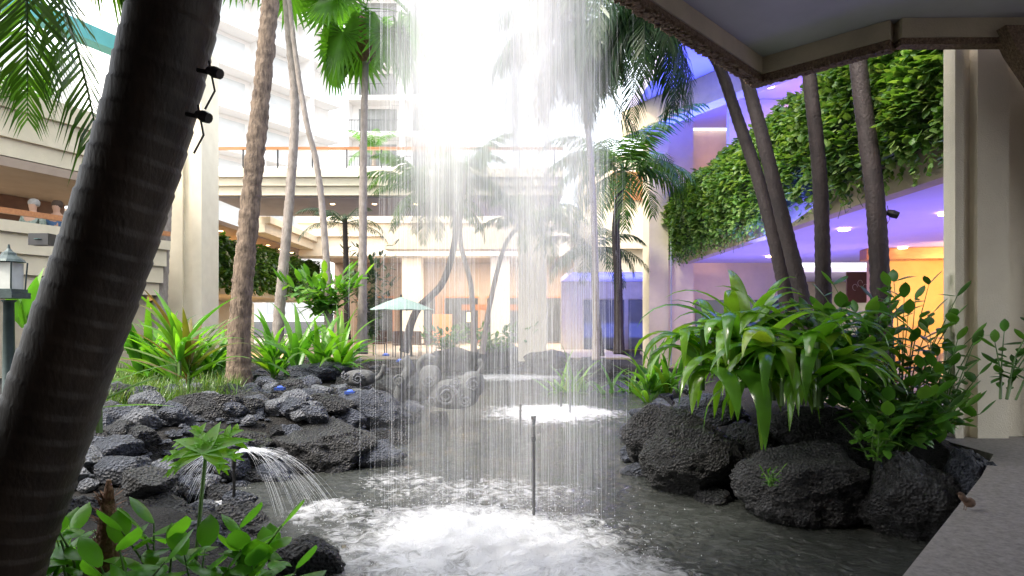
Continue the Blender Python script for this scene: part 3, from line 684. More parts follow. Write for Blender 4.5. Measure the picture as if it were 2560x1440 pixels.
palm('curving_palm','slim curving grey trunk just right of the mottled palm',[at(692,880,15),at(700,760,15),at(722,520,15),at(737,280,15),at(722,80,15),at(708,-120,15)],.125,.08,bark3,at(705,-130,15),G_fan,'fan',10,1.2,.85,el=(-.7,.5),seg=.07,per=3,lump=.1)
palm('thin_leaning_palm','thin pale trunk leaning left toward the curving palm',[at(824,860,14.5),at(815,640,14.5),at(795,430,14.5),at(765,300,14.4),at(738,130,14.4),at(715,-80,14.4),at(700,-250,14.4)],.09,.035,bark3,at(700,-250,14.4),G_fan,'fan',6,1,.8,seg=.07,lump=.12)
t=palm('fan_palm','straight slender fan palm with brown fibre collar and broad pleated leaves',[at(905,885,15.5),at(907,600,15.5),at(909,350,15.5),at(914,150,15.5),at(915,40,15.5)],.115,.07,bark3,at(915,20,15.5),G_fan,'fan',15,1.15,.95,el=(-.9,.7),seg=.08,lump=.1)
c=at(914,110,15.5)
mb=MB(); mb.lathe(c-Vector((0,0,.45)),[(.08,0),(.15,.12),(.24,.3),(.27,.5),(.22,.68),(.26,.85),(.2,1.0),(.1,1.1)],18)
for i in range(len(mb.v)): mb.v[i]+=Vector((noise.noise(mb.v[i]*11),noise.noise(mb.v[i]*11+Vector((3,3,3))),0))*.06
for _ in range(160):
    a=U(0,6.28); h=U(-.4,.6); mb.strap(c+Vector((.22*math.cos(a),.22*math.sin(a),h)),a,U(.2,1),.16,.03,1,n=2)
mb.build('fibre_collar',fibre,t)
palm('pale_palm','grey trunk standing behind the leaning palm at left',[at(395,880,15.8),at(402,700,15.8),at(410,560,15.8),at(420,300,15.8),at(430,-100,15.8)],.17,.14,bark3,at(430,-100,15.8),G_fan,'fan',7,1.2,.9,seg=.1,el=(0,.9))
palm('branching_palm','dark thin trunk under the bridge between slender trunks',[at(868,850,18.5),at(866,700,18.5),at(862,540,18.5)],.09,.07,bark,at(862,560,18.5),G_frondd,'feather',9,1.5,.4,el=(.1,1.1))
c=at(60,-250,3.6)
t=thing('hanging_frond_palm','drooping palm fronds hanging at the upper left corner in front of the balcony','palm tree',c)
for (az,el,L_,dr) in ((-.15,-1.15,1.75,.35),(-.9,-.75,1.5,.9),(.6,-.3,1.1,1.6),(2.2,-.5,1.4,1.0),(-2.4,-1.0,1.7,.4)):
    mb=MB(); mb.frond(c,az,el,L_,dr,.50,nl=38,lw=.03,hang=.75); mb.build('frond',G_frond,t)
MB().tube([c,c+Vector((-.5,.4,.5)),c+Vector((-1.2,.8,-3.5))],[.05,.1,.12],10).build('trunk',bark,t)
palm('grove_palm','leaning palm behind the left part of the waterfall',[at(1010,880,19),at(1040,780,19),at(1110,700,19),at(1140,560,19),at(1105,470,19)],.12,.08,bark4,at(1075,480,19),G_frond,'feather',20,2.2,.6,el=(-.4,1.2),lw=.06)
palm('grove_palm','slender palm just right of the leaning one behind the waterfall',[at(1185,880,18.5),at(1178,720,18.5),at(1150,590,18.5),at(1165,440,18.5)],.08,.06,bark3,at(1165,430,18.5),G_frond,'feather',14,1.9,.5,el=(-.2,1.1),lw=.055)
palm('grove_palm','palm with lifted trunk seen through the middle of the waterfall',[at(1205,885,19),at(1225,760,19),at(1260,620,19),at(1300,560,19)],.08,.06,bark3,at(1330,550,19),G_frond,'feather',14,1.8,.5,el=(-.2,1.1),lw=.055)
palm('tall_green_palm','tall palm whose green crown shows through the top of the waterfall',[at(1490,900,13),at(1488,650,13),at(1475,380,13),at(1440,90,13)],.07,.055,bark3,at(1430,70,13),G_frond,'feather',26,1.9,.7,el=(-.8,1.1),dr=(1.3,2.3),lw=.07)
palm('blue_trunk_palm','palm with dark blue lit trunk and drooping crown left of the square pillar',[at(1548,885,16),at(1545,700,16),at(1540,560,16),at(1560,430,16)],.12,.085,bark4,at(1562,425,16),G_frond,'feather',24,2.3,.65,el=(-.6,1.1),dr=(1.3,2.4),lw=.06)
palm('short_palm','short dark palm beside the blue trunked palm',[at(1500,890,17),at(1490,760,17),at(1480,640,17)],.1,.07,bark4,at(1480,620,17),G_frondd,'feather',14,1.7,.45,el=(-.3,1.0),lw=.04)
palm('slender_palm','leftmost of the four slender trunks on the right bank with dark drooping crown',[at(1985,985,7.9),at(1965,740,7.9),at(1905,480,8.0),at(1845,300,8.1),at(1790,150,8.2),at(1710,50,8.3),at(1630,10,8.3)],.095,.06,bark4,at(1615,0,8.3),G_frondd,'feather',24,1.75,.6,el=(-.9,.6),dr=(1.2,2.3),nl=46,lw=.034,per=2,hang=.9)
palm('slender_palm','second slender trunk from the left on the right bank leaning left',[at(2035,985,7.5),at(2012,780,7.5),at(1960,560,7.6),at(1905,340,7.7),at(1865,190,7.8),at(1810,-60,7.9),at(1750,-260,8.2),at(1740,-330,8.3)],.09,.065,bark4,at(1740,-330,8.3),G_frondd,'feather',9,2.0,.5)
palm('slender_palm','third slender trunk from the left on the right bank nearly upright',[at(2062,985,7.8),at(2058,700,7.8),at(2048,430,7.8),at(2020,160,7.8),at(1990,-120,7.9),at(1970,-300,8.2)],.095,.07,bark4,at(1970,-300,8.2),G_frondd,'feather',9,2.0,.5)
palm('slender_palm','rightmost and thickest slender trunk on the right bank',[at(2212,985,7.4),at(2204,800,7.4),at(2188,500,7.4),at(2150,200,7.5),at(2120,-100,7.6),at(2100,-330,8.0)],.11,.085,bark4,at(2100,-330,8.0),G_frondd,'feather',9,2.0,.5)

# ---------------------------------------------------------------- plants
def clump(name,label,c,n,L,w,mat,el=(.5,1.5),dr=(.6,1.8),spread=.12,cat='plant',azr=(0,6.283),stems=3,group=None,spy=None):
    c=Vector(c); t=thing(name,label,cat,c,group); mb=MB(); spy=spread if spy is None else spy
    cores=[c+Vector((U(-spread,spread),U(-spy,spy),0)) for _ in range(stems)]
    for i in range(n):
        b_=random.choice(cores)+Vector((0,0,U(0,L*.35))); mb.strap(b_,U(*azr),U(*el),L*U(.65,1.2),w*U(.75,1.2),U(*dr),n=9,fold=.3,twist=U(-.5,.5))
    mb.build('foliage',mat,t,smooth=True)
    for q in cores: MB().tube([q-Vector((0,0,.15)),q+Vector((0,0,L*.4))],[.025,.018],6).build('stem',G_stem,t)
    return t
def G0(px,py,Y):
    p=at(px,py,Y); p.z=H(p.x,p.y); return p
clump('cordyline','bright green strap leaved clump left of the fan palm',G0(800,890,12.3),75,1.25,.14,G_strap,spread=.5,stems=7)
clump('cordyline','bright green strap leaved clump right behind the mottled palm',G0(690,900,12.8),50,1.1,.13,G_strap,spread=.45,stems=6)
clump('cordyline','broad strap leaved clump behind the reddish cordyline',G0(400,930,11),64,1.3,.15,G_strap,spread=.5,stems=6)
clump('cordyline','strap leaved clump between the reddish cordyline and mottled trunk',G0(500,920,11.5),46,1.15,.13,G_strap,spread=.4,stems=5)
clump('reddish_cordyline','reddish cordyline with long arching leaves in front of the left clumps',at(462,965,8.8),20,1.2,.13,G_red,el=(.35,1.45),dr=(.4,1.3),spread=.06,stems=1)
clump('reddish_cordyline','second yellow green cordyline with pink stem beside the grass',at(450,910,8.7),18,.95,.10,G_strap,el=(.2,1.3),dr=(.5,1.4),spread=.05,stems=1)
clump('low_cordyline','low arching strap plant at the edge of the grass by the big trunk',at(255,1030,4.6),4,.60,.07,G_strap,el=(.1,.6),dr=(.2,.6),spread=.04,stems=1,azr=(-.3,.9))
clump('banana_plant','pale green broad leaf plant beside the lantern post',at(70,830,8.5),5,.75,.25,G_oval,el=(.9,1.5),dr=(.3,.8),spread=.06,stems=1)
clump('cordyline','low strap plant on the far bank right of the waterfall',G0(1440,900,15.5),50,1.3,.11,G_strapd,spread=.5,stems=6)
clump('cordyline','pale strap plant on the far bank beside the square pillar',G0(1660,920,13.5),46,1.15,.12,G_strap,spread=.45,stems=5)
clump('cordyline','leafy strap plant on the far bank under the blue trunked palm',G0(1560,910,15),50,1.15,.12,G_strap,spread=.5,stems=6)
clump('dracaena','big glossy strap plant whose long leaves droop over the right rocks, left part',at(1800,930,6.3),58,1.1,.185,G_strapd,el=(.0,1.1),dr=(2.0,3.6),spread=.36,stems=8)
clump('dracaena','glossy strap plant in the middle of the right bank with brown tipped leaves hanging',at(1975,965,5.95),52,1.05,.175,G_strapd,el=(.0,1.1),dr=(2.2,3.6),spread=.34,stems=8)
clump('dracaena','upright glossy strap plant before the leftmost slender trunk',at(1870,895,6.9),26,1.0,.18,G_strapd,el=(.4,1.35),dr=(1.2,2.6),spread=.38,stems=7)
clump('dracaena','drooping strap plant low on the right bank beside the slender trunks',at(2080,980,5.9),20,.9,.15,G_strapd,el=(-.1,.9),dr=(1.8,3.0),spread=.22,stems=4)
def shrub(label,c,n,h,spread,L_,w,mat,nl=9,cat='shrub',az=None,name='leafy_shrub'):
    c=Vector(c); t=thing(name,label,cat,c); lf=MB()
    for _ in range(n):
        a=U(0,6.28) if az is None else az+U(-.7,.7); hh=h*U(.6,1.1); o=Vector((math.cos(a),math.sin(a),0))*spread*U(.3,1)
        b0=c+o*.25; p1=b0+o*.3+Vector((0,0,hh*.5)); p2=c+o*1.15+Vector((U(-.05,.05),U(-.05,.05),hh))
        pts=catmull([b0,p1,p2],hh/8); MB().tube(pts,[.009*(1-.7*i/len(pts)) for i in range(len(pts))],5).build('stem',G_stem,t)
        for k in range(nl):
            q=pts[int(len(pts)*(.2+.79*k/nl))]; l=L_*U(.6,1.3); lf.strap(q,a+k*2.4+U(-.7,.7),U(-.4,1.0),l,w*l/L_*U(.75,1.1),U(.3,1.6),n=5,fold=U(.15,.45),oval=True)
        lf.strap(pts[-1],a,1.0,L_,w,.6,n=5,oval=True)
    lf.build('foliage',mat,t,smooth=True); return t
shrub('dense leafy shrub at the foot of the slender trunks',at(2110,1000,6.5),40,.85,.5,.20,.12,G_shrub)
shrub('tall thin stemmed shrub with oval leaves before the orange lit alcove',at(2250,1040,6.2),24,1.2,.6,.18,.09,G_shrub,nl=8)
shrub('sparse leafy shrub beside the concrete column',at(2350,1080,5.7),14,.85,.38,.16,.08,G_shrub,nl=7)
shrub('leafy branches reaching over the column base at the right edge',at(2500,1000,4.9),6,.6,.5,.14,.065,G_shrub,az=.4,nl=7)
shrub('low green sprout growing on the front of the right bank',at(2190,1150,5.1),7,.28,.2,.12,.06,G_oval,nl=5)
shrub('tiny fern sprig rooted in the wide pitted boulder',at(1925,1215,5.05),5,.12,.08,.07,.015,G_strap,nl=6,name='fern_sprig',cat='fern')
shrub('leafy undergrowth beneath the glossy strap plants on the right bank',at(2010,1010,6.9),26,.7,.7,.17,.10,G_shrub)
shrub('bushy ground cover filling the right bank between boulders and column',at(2230,1120,5.6),44,.55,.58,.17,.10,G_shrub,nl=8)
shrub('split leaf shrub spreading behind the bright clumps under the bridge',at(810,790,14.5),40,.95,.9,.35,.13,G_oval,nl=6)
shrub('dark bushy shrub behind the fan palm',at(925,850,23.5),46,3.2,.9,.3,.13,G_frondd,nl=10)
shrub('dark bushy shrub on the far bank under the grove palms',at(1120,880,21.5),26,.7,.8,.25,.12,G_shrub,nl=7)
shrub('leafy low shrub on the far bank before the restaurant',at(1240,880,21),30,.8,1.3,.25,.12,G_oval,nl=7)
for px,py,Y,nn,h,lb in ((190,1490,3.0,4,.36,'glossy oval leaved plant beside the base of the leaning trunk'),(120,1460,3.1,3,.26,'oval leaved plant at the bottom left corner'),(400,1510,3.0,4,.36,'oval leaved plant left of the lobed leaf stem'),
    (600,1510,2.95,6,.38,'broad oval leaved plant at the bottom right of the lobed leaf stem'),(690,1530,3.1,3,.32,'narrow oval leaved plant nearest the pond foam'),(310,1540,2.7,3,.26,'oval leaved plant at the bottom edge below the fibrous stump'),(490,1540,2.8,3,.22,'short oval leaved plant under the lobed leaf')):
    shrub(lb,at(px,py,Y),nn,h,.15,.17,.10,G_ovalf,nl=5,name='oval_leaf_plant',cat='plant')
# lobed leaf
t=thing('lobed_leaf_plant','single bright green lobed leaf on a tall stem in the left foreground','plant',at(490,1400,3.2))
mb=MB(); mb.tube(catmull([at(490,1400,3.2),at(500,1280,3.2),at(514,1140,3.25)],.03),.010,7); mb.build('stem',G_stem,t,smooth=True)
mb=MB(); c=at(514,1125,3.2); e1=Vector((1,0,0)); e2=Vector((0,.76,.65)); e3=Vector((0,-.65,.76))
def lobe(o,ang,l,wd,n=6,k0=.5):
    d=e1*math.cos(ang)+e2*math.sin(ang); sd=e1*-math.sin(ang)+e2*math.cos(ang); k=len(mb.v)
    for i in range(n+1):
        u=i/n; hw=max(.001,wd*.5*(k0+(1-k0)*math.sin(PI*min(1,u*1.3)))*(1-u**2.2)); p=o+d*l*u-Vector((0,0,1))*l*.2*u*u+Vector((0,0,.015*math.sin(ang*5)*u))
        mb.v.extend([p+sd*hw+e3*hw*.3,p,p-sd*hw+e3*hw*.3])
    for i in range(n): a=k+i*3; mb.f.extend([(a,a+1,a+4,a+3),(a+1,a+2,a+5,a+4)])
for k in range(9):
    a=R(-35+250*k/8); l=.23*(.85+.2*math.sin(PI*k/8))*U(.92,1.08)
    lobe(c,a,l,.08,7,.75)
    for u,sg,ll_ in ((.55,1,.3),(.6,-1,.3),(.78,1,.18)):
        q=c+(e1*math.cos(a)+e2*math.sin(a))*l*u-Vector((0,0,l*.2*u*u)); lobe(q,a+sg*.65,l*ll_,.035,4,.9)
mb.build('leaf',G_philo,t,smooth=True)
t=thing('fibrous_stump','brown fibrous young palm stump among the foreground leaves','plant',at(265,1440,3.0))
mb=MB(); mb.tube([at(262,1480,3.0),at(265,1380,3.0),at(270,1280,3.0),at(272,1200,3.0)],[.06,.05,.035,.01],12)
for _ in range(140):
    u=random.random(); p=at(263+8*u,1470-230*u,3.0); a=U(0,6.28); mb.strap(p+Vector((math.cos(a),math.sin(a),0))*(.05-.03*u),a,U(.3,1.3),.06,.018,.4,n=2)
mb.build('trunk',fibre,t)
mb=MB()
for _ in range(7000):
    px,py=U(230,600),U(860,1030); p=gp(px,py,.5); 
    if noise.noise(Vector((p.x,p.y,0))*1.6)<-.22 and py<960: continue
    z=H(p.x,p.y)
    if z<.1: continue
    mb.strap((p.x,p.y,z),U(0,6.28),U(.8,1.5),U(.16,.42),.012,U(.8,1.9),n=4,fold=.1)
for _ in range(500):
    p=gp(U(1540,1660),U(945,1000),.2); z=H(p.x,p.y)
    if z>.05: mb.strap((p.x,p.y,z),U(0,6.28),U(.8,1.5),U(.16,.3),.015,U(.8,1.9),n=4)
prop(mb.build('grass',G_grass,smooth=True),'tufts of thin grass covering the left bank around the mottled trunk','grass',kind='stuff')
palm('terrace_palm','small palm on the terrace behind the bridge rail',[at(935,415,24.5),at(935,370,24.5)],.08,.06,bark3,at(935,372,24.5),G_fan,'feather',13,1.2,.35,el=(0,1.2))

# ---------------------------------------------------------------- water features
m,nt,N,L,P=newmat('falling_water')
tl=N.new('ShaderNodeBsdfTranslucent'); tl.inputs[0].default_value=(.93,.96,1,1)
P.inputs['Base Color'].default_value=(.93,.95,.98,1); P.inputs['Roughness'].default_value=.25
ms=N.new('ShaderNodeMixShader'); ms.inputs[0].default_value=.5; L.new(P.outputs[0],ms.inputs[1]); L.new(tl.outputs[0],ms.inputs[2]); L.new(ms.outputs[0],N['Material Output'].inputs[0])
wstr=m
m,nt,N,L,P=newmat('water_veil')
tl=N.new('ShaderNodeBsdfTranslucent'); tl.inputs[0].default_value=(.97,.98,1,1); df=N.new('ShaderNodeBsdfDiffuse'); df.inputs[0].default_value=(.97,.98,1,1)
ms=N.new('ShaderNodeMixShader'); ms.inputs[0].default_value=.5; L.new(df.outputs[0],ms.inputs[1]); L.new(tl.outputs[0],ms.inputs[2])
tr=N.new('ShaderNodeBsdfTransparent'); tc=N.new('ShaderNodeTexCoord'); mp=N.new('ShaderNodeMapping'); mp.inputs['Scale'].default_value=(26,5,.32); L.new(tc.outputs['Object'],mp.inputs[0])
n1=N.new('ShaderNodeTexNoise'); n1.inputs['Scale'].default_value=1.6; n1.inputs['Detail'].default_value=8; n1.inputs['Roughness'].default_value=.7; L.new(mp.outputs[0],n1.inputs['Vector'])
mr=N.new('ShaderNodeMapRange'); mr.inputs[1].default_value=.28; mr.inputs[2].default_value=.70; L.new(n1.outputs['Fac'],mr.inputs[0])
at_=N.new('ShaderNodeAttribute'); at_.attribute_name='veil_amount'
mu=N.new('ShaderNodeMath'); mu.operation='MULTIPLY'; mu.use_clamp=True; L.new(mr.outputs[0],mu.inputs[0]); L.new(at_.outputs['Fac'],mu.inputs[1])
m2=N.new('ShaderNodeMixShader'); L.new(mu.outputs[0],m2.inputs[0]); L.new(tr.outputs[0],m2.inputs[1]); L.new(ms.outputs[0],m2.inputs[2]); L.new(m2.outputs[0],N['Material Output'].inputs[0])
veil=m
def waterfall(label,cx,cy,hw,zt,n,wd,sheets,dmul,seed):
    t=thing('waterfall',label,'waterfall',(cx,cy,0))
    def patch(x): return max(.15,.62+.65*noise.noise(Vector((x*2.6,seed,0)))+.45*noise.noise(Vector((x*7,seed,3)))+.24*x/hw)
    for si in range(sheets):
        mb=MB(); k=90; dn=[]; oy=(si-(sheets-1)/2)*.35
        for j in range(21):
            z=.02+(zt-.02)*j/20; g=1+.05*(1-j/20)
            for i in range(k+1):
                u=-1+2*i/k; x=u*hw*g
                mb.v.append(Vector((cx+x,cy+oy+.14*noise.noise(Vector((u*2.5,si*5,0)))+.10*(1-u*u)*(-1 if si==0 else 1),z)))
                e=sm(0,.36,1-abs(u)+.12*noise.noise(Vector((z*1.3,si,u*2)))); v=.20+.16*sm(.4,1.6,z)+.72*sm(1.6,3.9,z)
                glare=.04+.62*sm(1.9,4.2,z)*sm(0,.5,1-abs(u+.1))  # extra opacity towards the top imitates blown-out sky glare
                dn.append(dmul*e*(v*patch(x+si*.7)+glare))
        for j in range(20):
            for i in range(k): a=j*(k+1)+i; mb.f.append((a,a+1,a+k+2,a+k+1))
        o=mb.build('water_curtain',veil,t,smooth=True); q=o.data.attributes.new('veil_amount','FLOAT','POINT'); q.data.foreach_set('value',dn)
    mb=MB(); c=0
    while c<n:
        u=U(-1,1)*U(.8,1.03) if random.random()<.9 else U(-1.12,1.12)
        if U(0,1.1)>patch(u*hw): continue
        c+=1; z1=zt*random.random()**.75; l=U(.15,1.8)*U(.4,1.3); z0=max(.02,z1-l); y=cy+U(-.42,.42)
        g1=1+.05*(1-z1/zt); g0=1+.05*(1-z0/zt)
        p1=Vector((cx+u*hw*g1,y,z1)); p0=Vector((cx+u*hw*g0,y,z0))
        w_=wd*U(.4,1.2)*(.5+.5*sm(0,3,z1)); mb.tube([p0,(p0+p1)/2,p1],[w_*.2,w_,w_*.15],3,cap=False)
    mb.build('strands',wstr,t)
    return t
waterfall('wide sheer waterfall pouring from the roof into the foreground foam',-.15,5.4,.98,7.15,2900,.0008,3,.56,1)
waterfall('second waterfall farther back in the pond',.75,12.3,1.1,9.5,600,.002,1,.5,8)
t=thing('arching_jet','fan of water arching from a black nozzle over the left pool','fountain',at(580,1300,5.7))
nz=at(585,1150,5.7)
mb=MB(); mb.lathe(Vector((nz.x,nz.y,-.1)),[(.014,0),(.014,nz.z+.02),(.022,nz.z+.05),(.022,nz.z+.12)],8); mb.build('nozzle',dark,t)
mb=MB()
for _ in range(360):
    s=random.choice([1,1,-1,-1]); reach=(U(.40,1.0) if s>0 else -U(.30,.78)); top=U(.05,.09) if s>0 else U(.02,.06); vy=U(-.22,.14); z0=nz.z+.05; pts=[]; q0=random.choice([0,.1,.25,.5,.7]); q1=q0+U(.15,.5)
    for i in range(25):
        u=i/24
        if not (q0<=u<=q1): continue
        z=z0+4*top*u*(1-u)*1.3-(z0)*u**2.2
        if z<0: break
        pts.append(Vector((nz.x+reach*u,nz.y+vy*u,z)))
    if len(pts)>2: mb.tube(pts,U(.0004,.0010),3,cap=False)
mb.build('water_streams',wstr,t)
def nozzle(px,py0,py1,Y,label,fl=True,k=1.0):
    p=at(px,py1,Y); top=at(px,py0,Y); t=thing('fountain_nozzle',label,'fountain',(p.x,p.y,0)); h=top.z
    MB().lathe((p.x,p.y,-.3),[(.018*k,0),(.018*k,h*.75+.3),(.028*k,h*.76+.3),(.028*k,h*.8+.3),(.015*k,h*.81+.3),(.015*k,h*.9+.3)],10).build('pipe',gmetal,t)
    MB().lathe((p.x,p.y,h*.9),[(.015*k,0),(.035*k,h*.1)],10).build('flared_head',slabm if fl else dark,t)
nozzle(1334,1040,1225,5.5,'tall thin fountain nozzle standing at the back of the foam',k=.7)
nozzle(1301,1010,1085,9.6,'thin dark fountain pipe left of the tall nozzle',False)
nozzle(1425,950,1030,11.6,'black fountain nozzle in the farther foam patch')
nozzle(1403,980,1015,12.4,'short thin pipe in the farther foam patch',False)
mb=MB()
for _ in range(2600):
    cx,cy,rx,ry,s=random.choice(foams[:1]*6+foams[1:4]); a=U(0,6.28); q=abs(random.gauss(0,.75)); x=cx+rx*q*math.cos(a); y=cy+ry*q*math.sin(a); z=.04+abs(random.gauss(0,.09)); r_=U(.001,.004)
    k=len(mb.v); c=Vector((x,y,z)); mb.v+=[c+Vector(d)*r_ for d in ((1,0,0),(0,1,0),(-1,0,0),(0,-1,0),(0,0,1.4),(0,0,-1.4))]
    for i in range(4): j=(i+1)%4; mb.f+=[(k+i,k+j,k+4),(k+j,k+i,k+5)]
prop(mb.build('splash_droplets',wstr),'white droplets splashing above the foam','splash',kind='stuff')

# ---------------------------------------------------------------- sculptures
def spiral(mb,c,r,turns,th,plane=1,start=0,dirn=1,taper=.25):
    pts=[];rad=[]; n=int(26*turns)
    for i in range(n+1):
        u=i/n; a=start+dirn*2*PI*turns*u; q=r*(1-.86*u); pts.append(Vector(c)+Vector((q*math.cos(a),-.03*u*plane,q*math.sin(a)))); rad.append(th*(1-taper*u*2 if u<.9 else .3))
    mb.tube(pts,rad,8)
Y=10.4; c=at(1135,985,Y)
t=thing('stone_sculpture','swirl carved dark grey stone fish sculpture standing in the pond with raised tail','sculpture',(c.x,c.y,0))
mb=MB(); mb.ellip(c,.40,.22,.24,.75); mb.ellip(at(1182,960,Y),.19,.16,.21,.8); mb.ellip(at(1076,952,Y),.18,.14,.26,.8); mb.build('body',statue,t,smooth=True)
mb=MB(); spiral(mb,at(1120,985,Y)+Vector((0,-.25,0)),.17,2.4,.026); spiral(mb,at(1167,998,Y)+Vector((0,-.24,0)),.10,2,.02,start=2); spiral(mb,at(1184,958,Y)+Vector((0,-.19,0)),.11,2,.021,start=1)
spiral(mb,at(1140,952,Y)+Vector((0,-.20,0)),.08,1.8,.018,start=3); spiral(mb,at(1076,950,Y)+Vector((0,-.16,0)),.10,1.8,.019,start=3); spiral(mb,at(1082,998,Y)+Vector((0,-.21,0)),.08,1.8,.018,start=3); mb.build('swirl_relief',slabm,t,smooth=True)
mb=MB(); mb.tube(catmull([at(1062,955,Y),at(1048,915,Y),at(1063,892,Y),at(1088,898,Y)],.04),.05,10); mb.build('tail',statue,t,smooth=True)
mb=MB(); mb.tube(catmull([at(1192,940,Y),at(1206,915,Y),at(1197,898,Y)],.04),.04,10); mb.build('head_crest',statue,t,smooth=True)
mb=MB(); mb.tube([at(1095,1030,Y),Vector((c.x-.22,c.y,-.2))],[.14,.18],10); mb.build('plinth',lava,t,smooth=True)
Y=9.9; c=at(900,945,Y)
t=thing('stone_sculpture','carved grey stone fish lying on the rocks of the left bank','sculpture',at(900,975,Y))
mb=MB(); mb.ellip(c,.24,.14,.13,.8); mb.build('body',statue,t,smooth=True)
mb=MB(); mb.tube(catmull([at(925,955,Y),at(950,940,Y),at(962,912,Y)],.03),.04,10); mb.build('tail',statue,t,smooth=True)
mb=MB(); spiral(mb,at(900,945,Y)+Vector((0,-.15,0)),.09,2,.018); spiral(mb,at(870,938,Y)+Vector((0,-.10,0)),.07,1.5,.02,start=2); mb.build('swirl_relief',slabm,t,smooth=True)
Y=9.7; t=thing('stone_sculpture','curled tall carved stone scroll beside the dark rock at the pond edge','sculpture',at(1010,1010,Y))
mb=MB(); mb.tube(catmull([at(990,1020,Y),at(1003,965,Y),at(1022,920,Y),at(1008,895,Y)],.04),.08,10); spiral(mb,at(1000,950,Y)+Vector((0,-.09,0)),.09,1.8,.02); mb.build('scroll',statue,t,smooth=True)
for i,(px,py,Y,lb) in enumerate(((875,985,9.3,'small blue underwater lamp on the flat boulder'),(965,890,14,'bright blue lamp box at the pond edge before the umbrella'),(700,975,9.5,'blue lamp lying among the pebbles'),(1000,905,13,'small blue lamp beside the curled scroll'))):
    p=at(px,py,Y); t=thing('blue_lamp',lb,'lamp',p)
    MB().box(p.x-.07,p.x+.07,p.y-.05,p.y+.05,p.z,p.z+.04).build('housing',bluew,t); MB().lathe(p+Vector((0,0,.041)),[(.04,0),(.04,.012),(.02,.02)],10).build('lens',emis('blue_lens',(.08,.16,.8),.5),t)

# ---------------------------------------------------------------- patio furniture
def umbrella(px,ytop,Y,wr,mat,label):
    top=at(px,ytop,Y); t=thing('patio_umbrella',label,'umbrella',(top.x,top.y,.38)); mb=MB(); n=8
    h=wr*.38; mb.v.append(top)
    for r_,z in ((.5,.42),(1,1.0)):
        for i in range(n*2):
            a=PI*i/n; q=wr*r_*(1 if i%2==0 else .94); mb.v.append(top+Vector((q*math.cos(a),q*math.sin(a),-h*z+(0 if i%2 else -.02))))
    for i in range(16): j=(i+1)%16; mb.f+=[(0,1+i,1+j),(1+i,17+i,17+j,1+j)]
    mb.build('canopy',mat,t)
    for i in range(8):
        a=PI*i/4; MB().tube([top-Vector((0,0,.05)),top+Vector((wr*.98*math.cos(a),wr*.98*math.sin(a),-h-.02))],.012,4).build('rib',dark,t)
    MB().tube([(top.x,top.y,.38),top+Vector((0,0,.06))],.03,8).build('pole',dark,t)
    MB().lathe((top.x,top.y,.38),[(.28,0),(.28,.06),(.06,.1)],14).build('base',dark,t)
umbrella(1003,742,17.2,.9,canvas_g,'grey green patio umbrella behind the waterfall')
umbrella(452,728,23,1.35,canvas_d,'dark navy patio umbrella behind the left strap plants')
umbrella(330,760,24.5,1.2,canvas_d,'dark patio umbrella mostly hidden behind the leaning trunk')
def chair(p,label,rz):
    t=thing('patio_chair',label,'chair',p); t.rotation_euler=(0,0,rz)
    def b(nm,mb,mt):
        o=mb.build(nm,mt,None); o.parent=t; return o
    b('seat',MB().box(-.23,.23,-.23,.23,.42,.47),brown); b('backrest',MB().box(-.23,.23,.19,.23,.475,.92),brown)
    for x in (-.21,.21):
        for y in (-.2,.2): b('leg',MB().tube([(x,y,0),(x,y,.42)],.018,6),dark)
        b('armrest',MB().box(x-.02,x+.02,-.2,.2,.64,.67),brown)
for px,Y,rz,lb in ((1000,22.8,.4,'brown patio chair left of the umbrella pole'),(1050,23.2,2.6,'brown patio chair right of the umbrella pole'),(1085,23.6,1.2,'brown patio chair in front of the orange panel'),(950,24,0,'brown patio chair left of the umbrella behind the blue lamp')):
    p=at(px,800,Y); chair((p.x,p.y,.38),lb,rz)
p=at(1028,800,23.4); t=thing('patio_table','round patio table beyond the grey green umbrella','table',(p.x,p.y,.38))
MB().lathe((p.x,p.y,.38),[(.22,0),(.04,.05),(.04,.70)],12).build('pedestal',dark,t); MB().lathe((p.x,p.y,1.081),[(.4,0),(.42,.015),(.4,.03)],20).build('tabletop',wood,t)

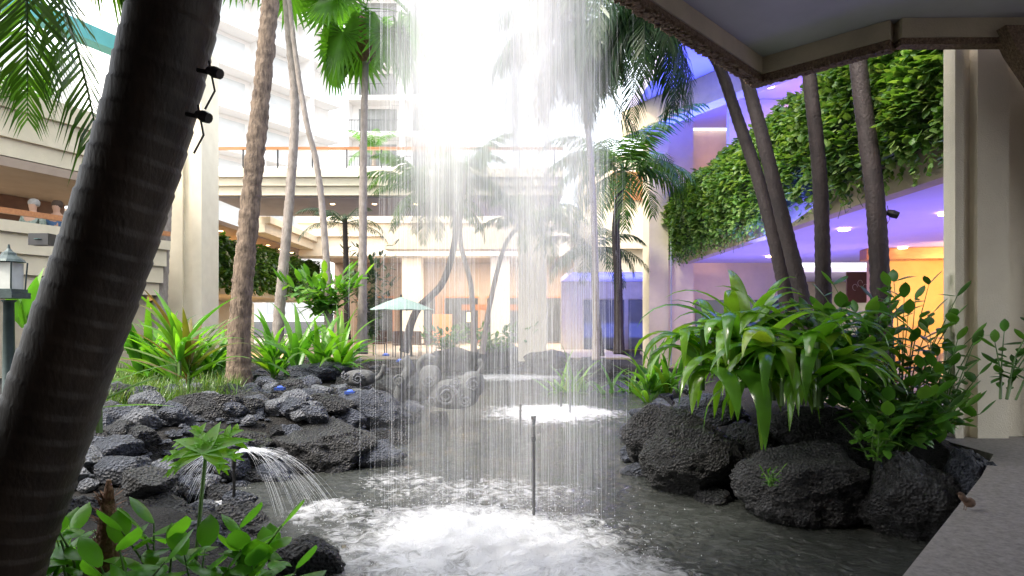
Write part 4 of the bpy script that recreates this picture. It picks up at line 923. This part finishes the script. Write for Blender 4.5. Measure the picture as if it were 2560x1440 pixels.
# lantern
p=at(22,850,7.6); t=thing('lantern_post','grey green metal lantern with glass panes on a slim post at far left','street lamp',(p.x,p.y,.3))
x,y=p.x,p.y; teal2=M('dark_lantern_metal',(.05,.075,.075),(.03,.045,.045),scale=9,rough=.45,bump=.1,metal=.4)
z0=at(0,725,7.6).z; z1=at(0,655,7.6).z
mb=MB(); mb.lathe((x,y,.3),[(.16,0),(.16,.12),(.07,.2),(.055,z0-.45),(.09,z0-.42)],12); mb.build('post',teal2,t,smooth=True)
mb=MB(); mb.box(x-.15,x+.15,y-.15,y+.15,z0-.1,z0-.03); mb.box(x-.13,x+.13,y-.13,y+.13,z0-.027,z0+.01); mb.build('base',teal2,t)
mb=MB()
for a in (-.11,.11):
    for b_ in (-.11,.11): mb.tube([(x+a,y+b_,z0+.01),(x+a*1.15,y+b_*1.15,z1)],.011,4)
mb.build('frame',teal2,t)
MB().box(x-.10,x+.10,y-.10,y+.10,z0+.012,z1-.01).build('glass_panes',M('frosted_pane',(.45,.48,.45),(.35,.37,.35),rough=.15,bump=0),t)
mb=MB(); mb.lathe((x,y,z1),[(.17,0),(.15,.03),(.08,.08),(.07,.11),(.04,.13),(.018,.16),(.01,.21)],12); mb.build('cap',teal2,t)
# small bird on the ledge
p=gp(2412,1275,.6); t=thing('small_bird','small brown bird perched on the concrete ledge edge at lower right','bird',(p.x,p.y,.6))
x,y=p.x,p.y
bp=catmull([(x+.055,y+.01,.628),(x+.035,y,.64),(x+.01,y,.652),(x-.012,y,.672),(x-.022,y,.692),(x-.034,y-.003,.698),(x-.05,y-.005,.693)],.006)
def brad(u): return (.004+.026*math.sin(PI*min(1,u*1.75))) if u<.5 else (.018 if u<.72 else max(.0012,.018*(1-(u-.72)/.27)))
mb=MB(); mb.tube(bp,[brad(i/(len(bp)-1)) for i in range(len(bp))],10); mb.build('body',feather,t,smooth=True)
for s_ in (-.008,.008): MB().tube([(x,y+s_,.6),(x+.004,y+s_,.635)],.0018,5).build('leg',fibre,t)
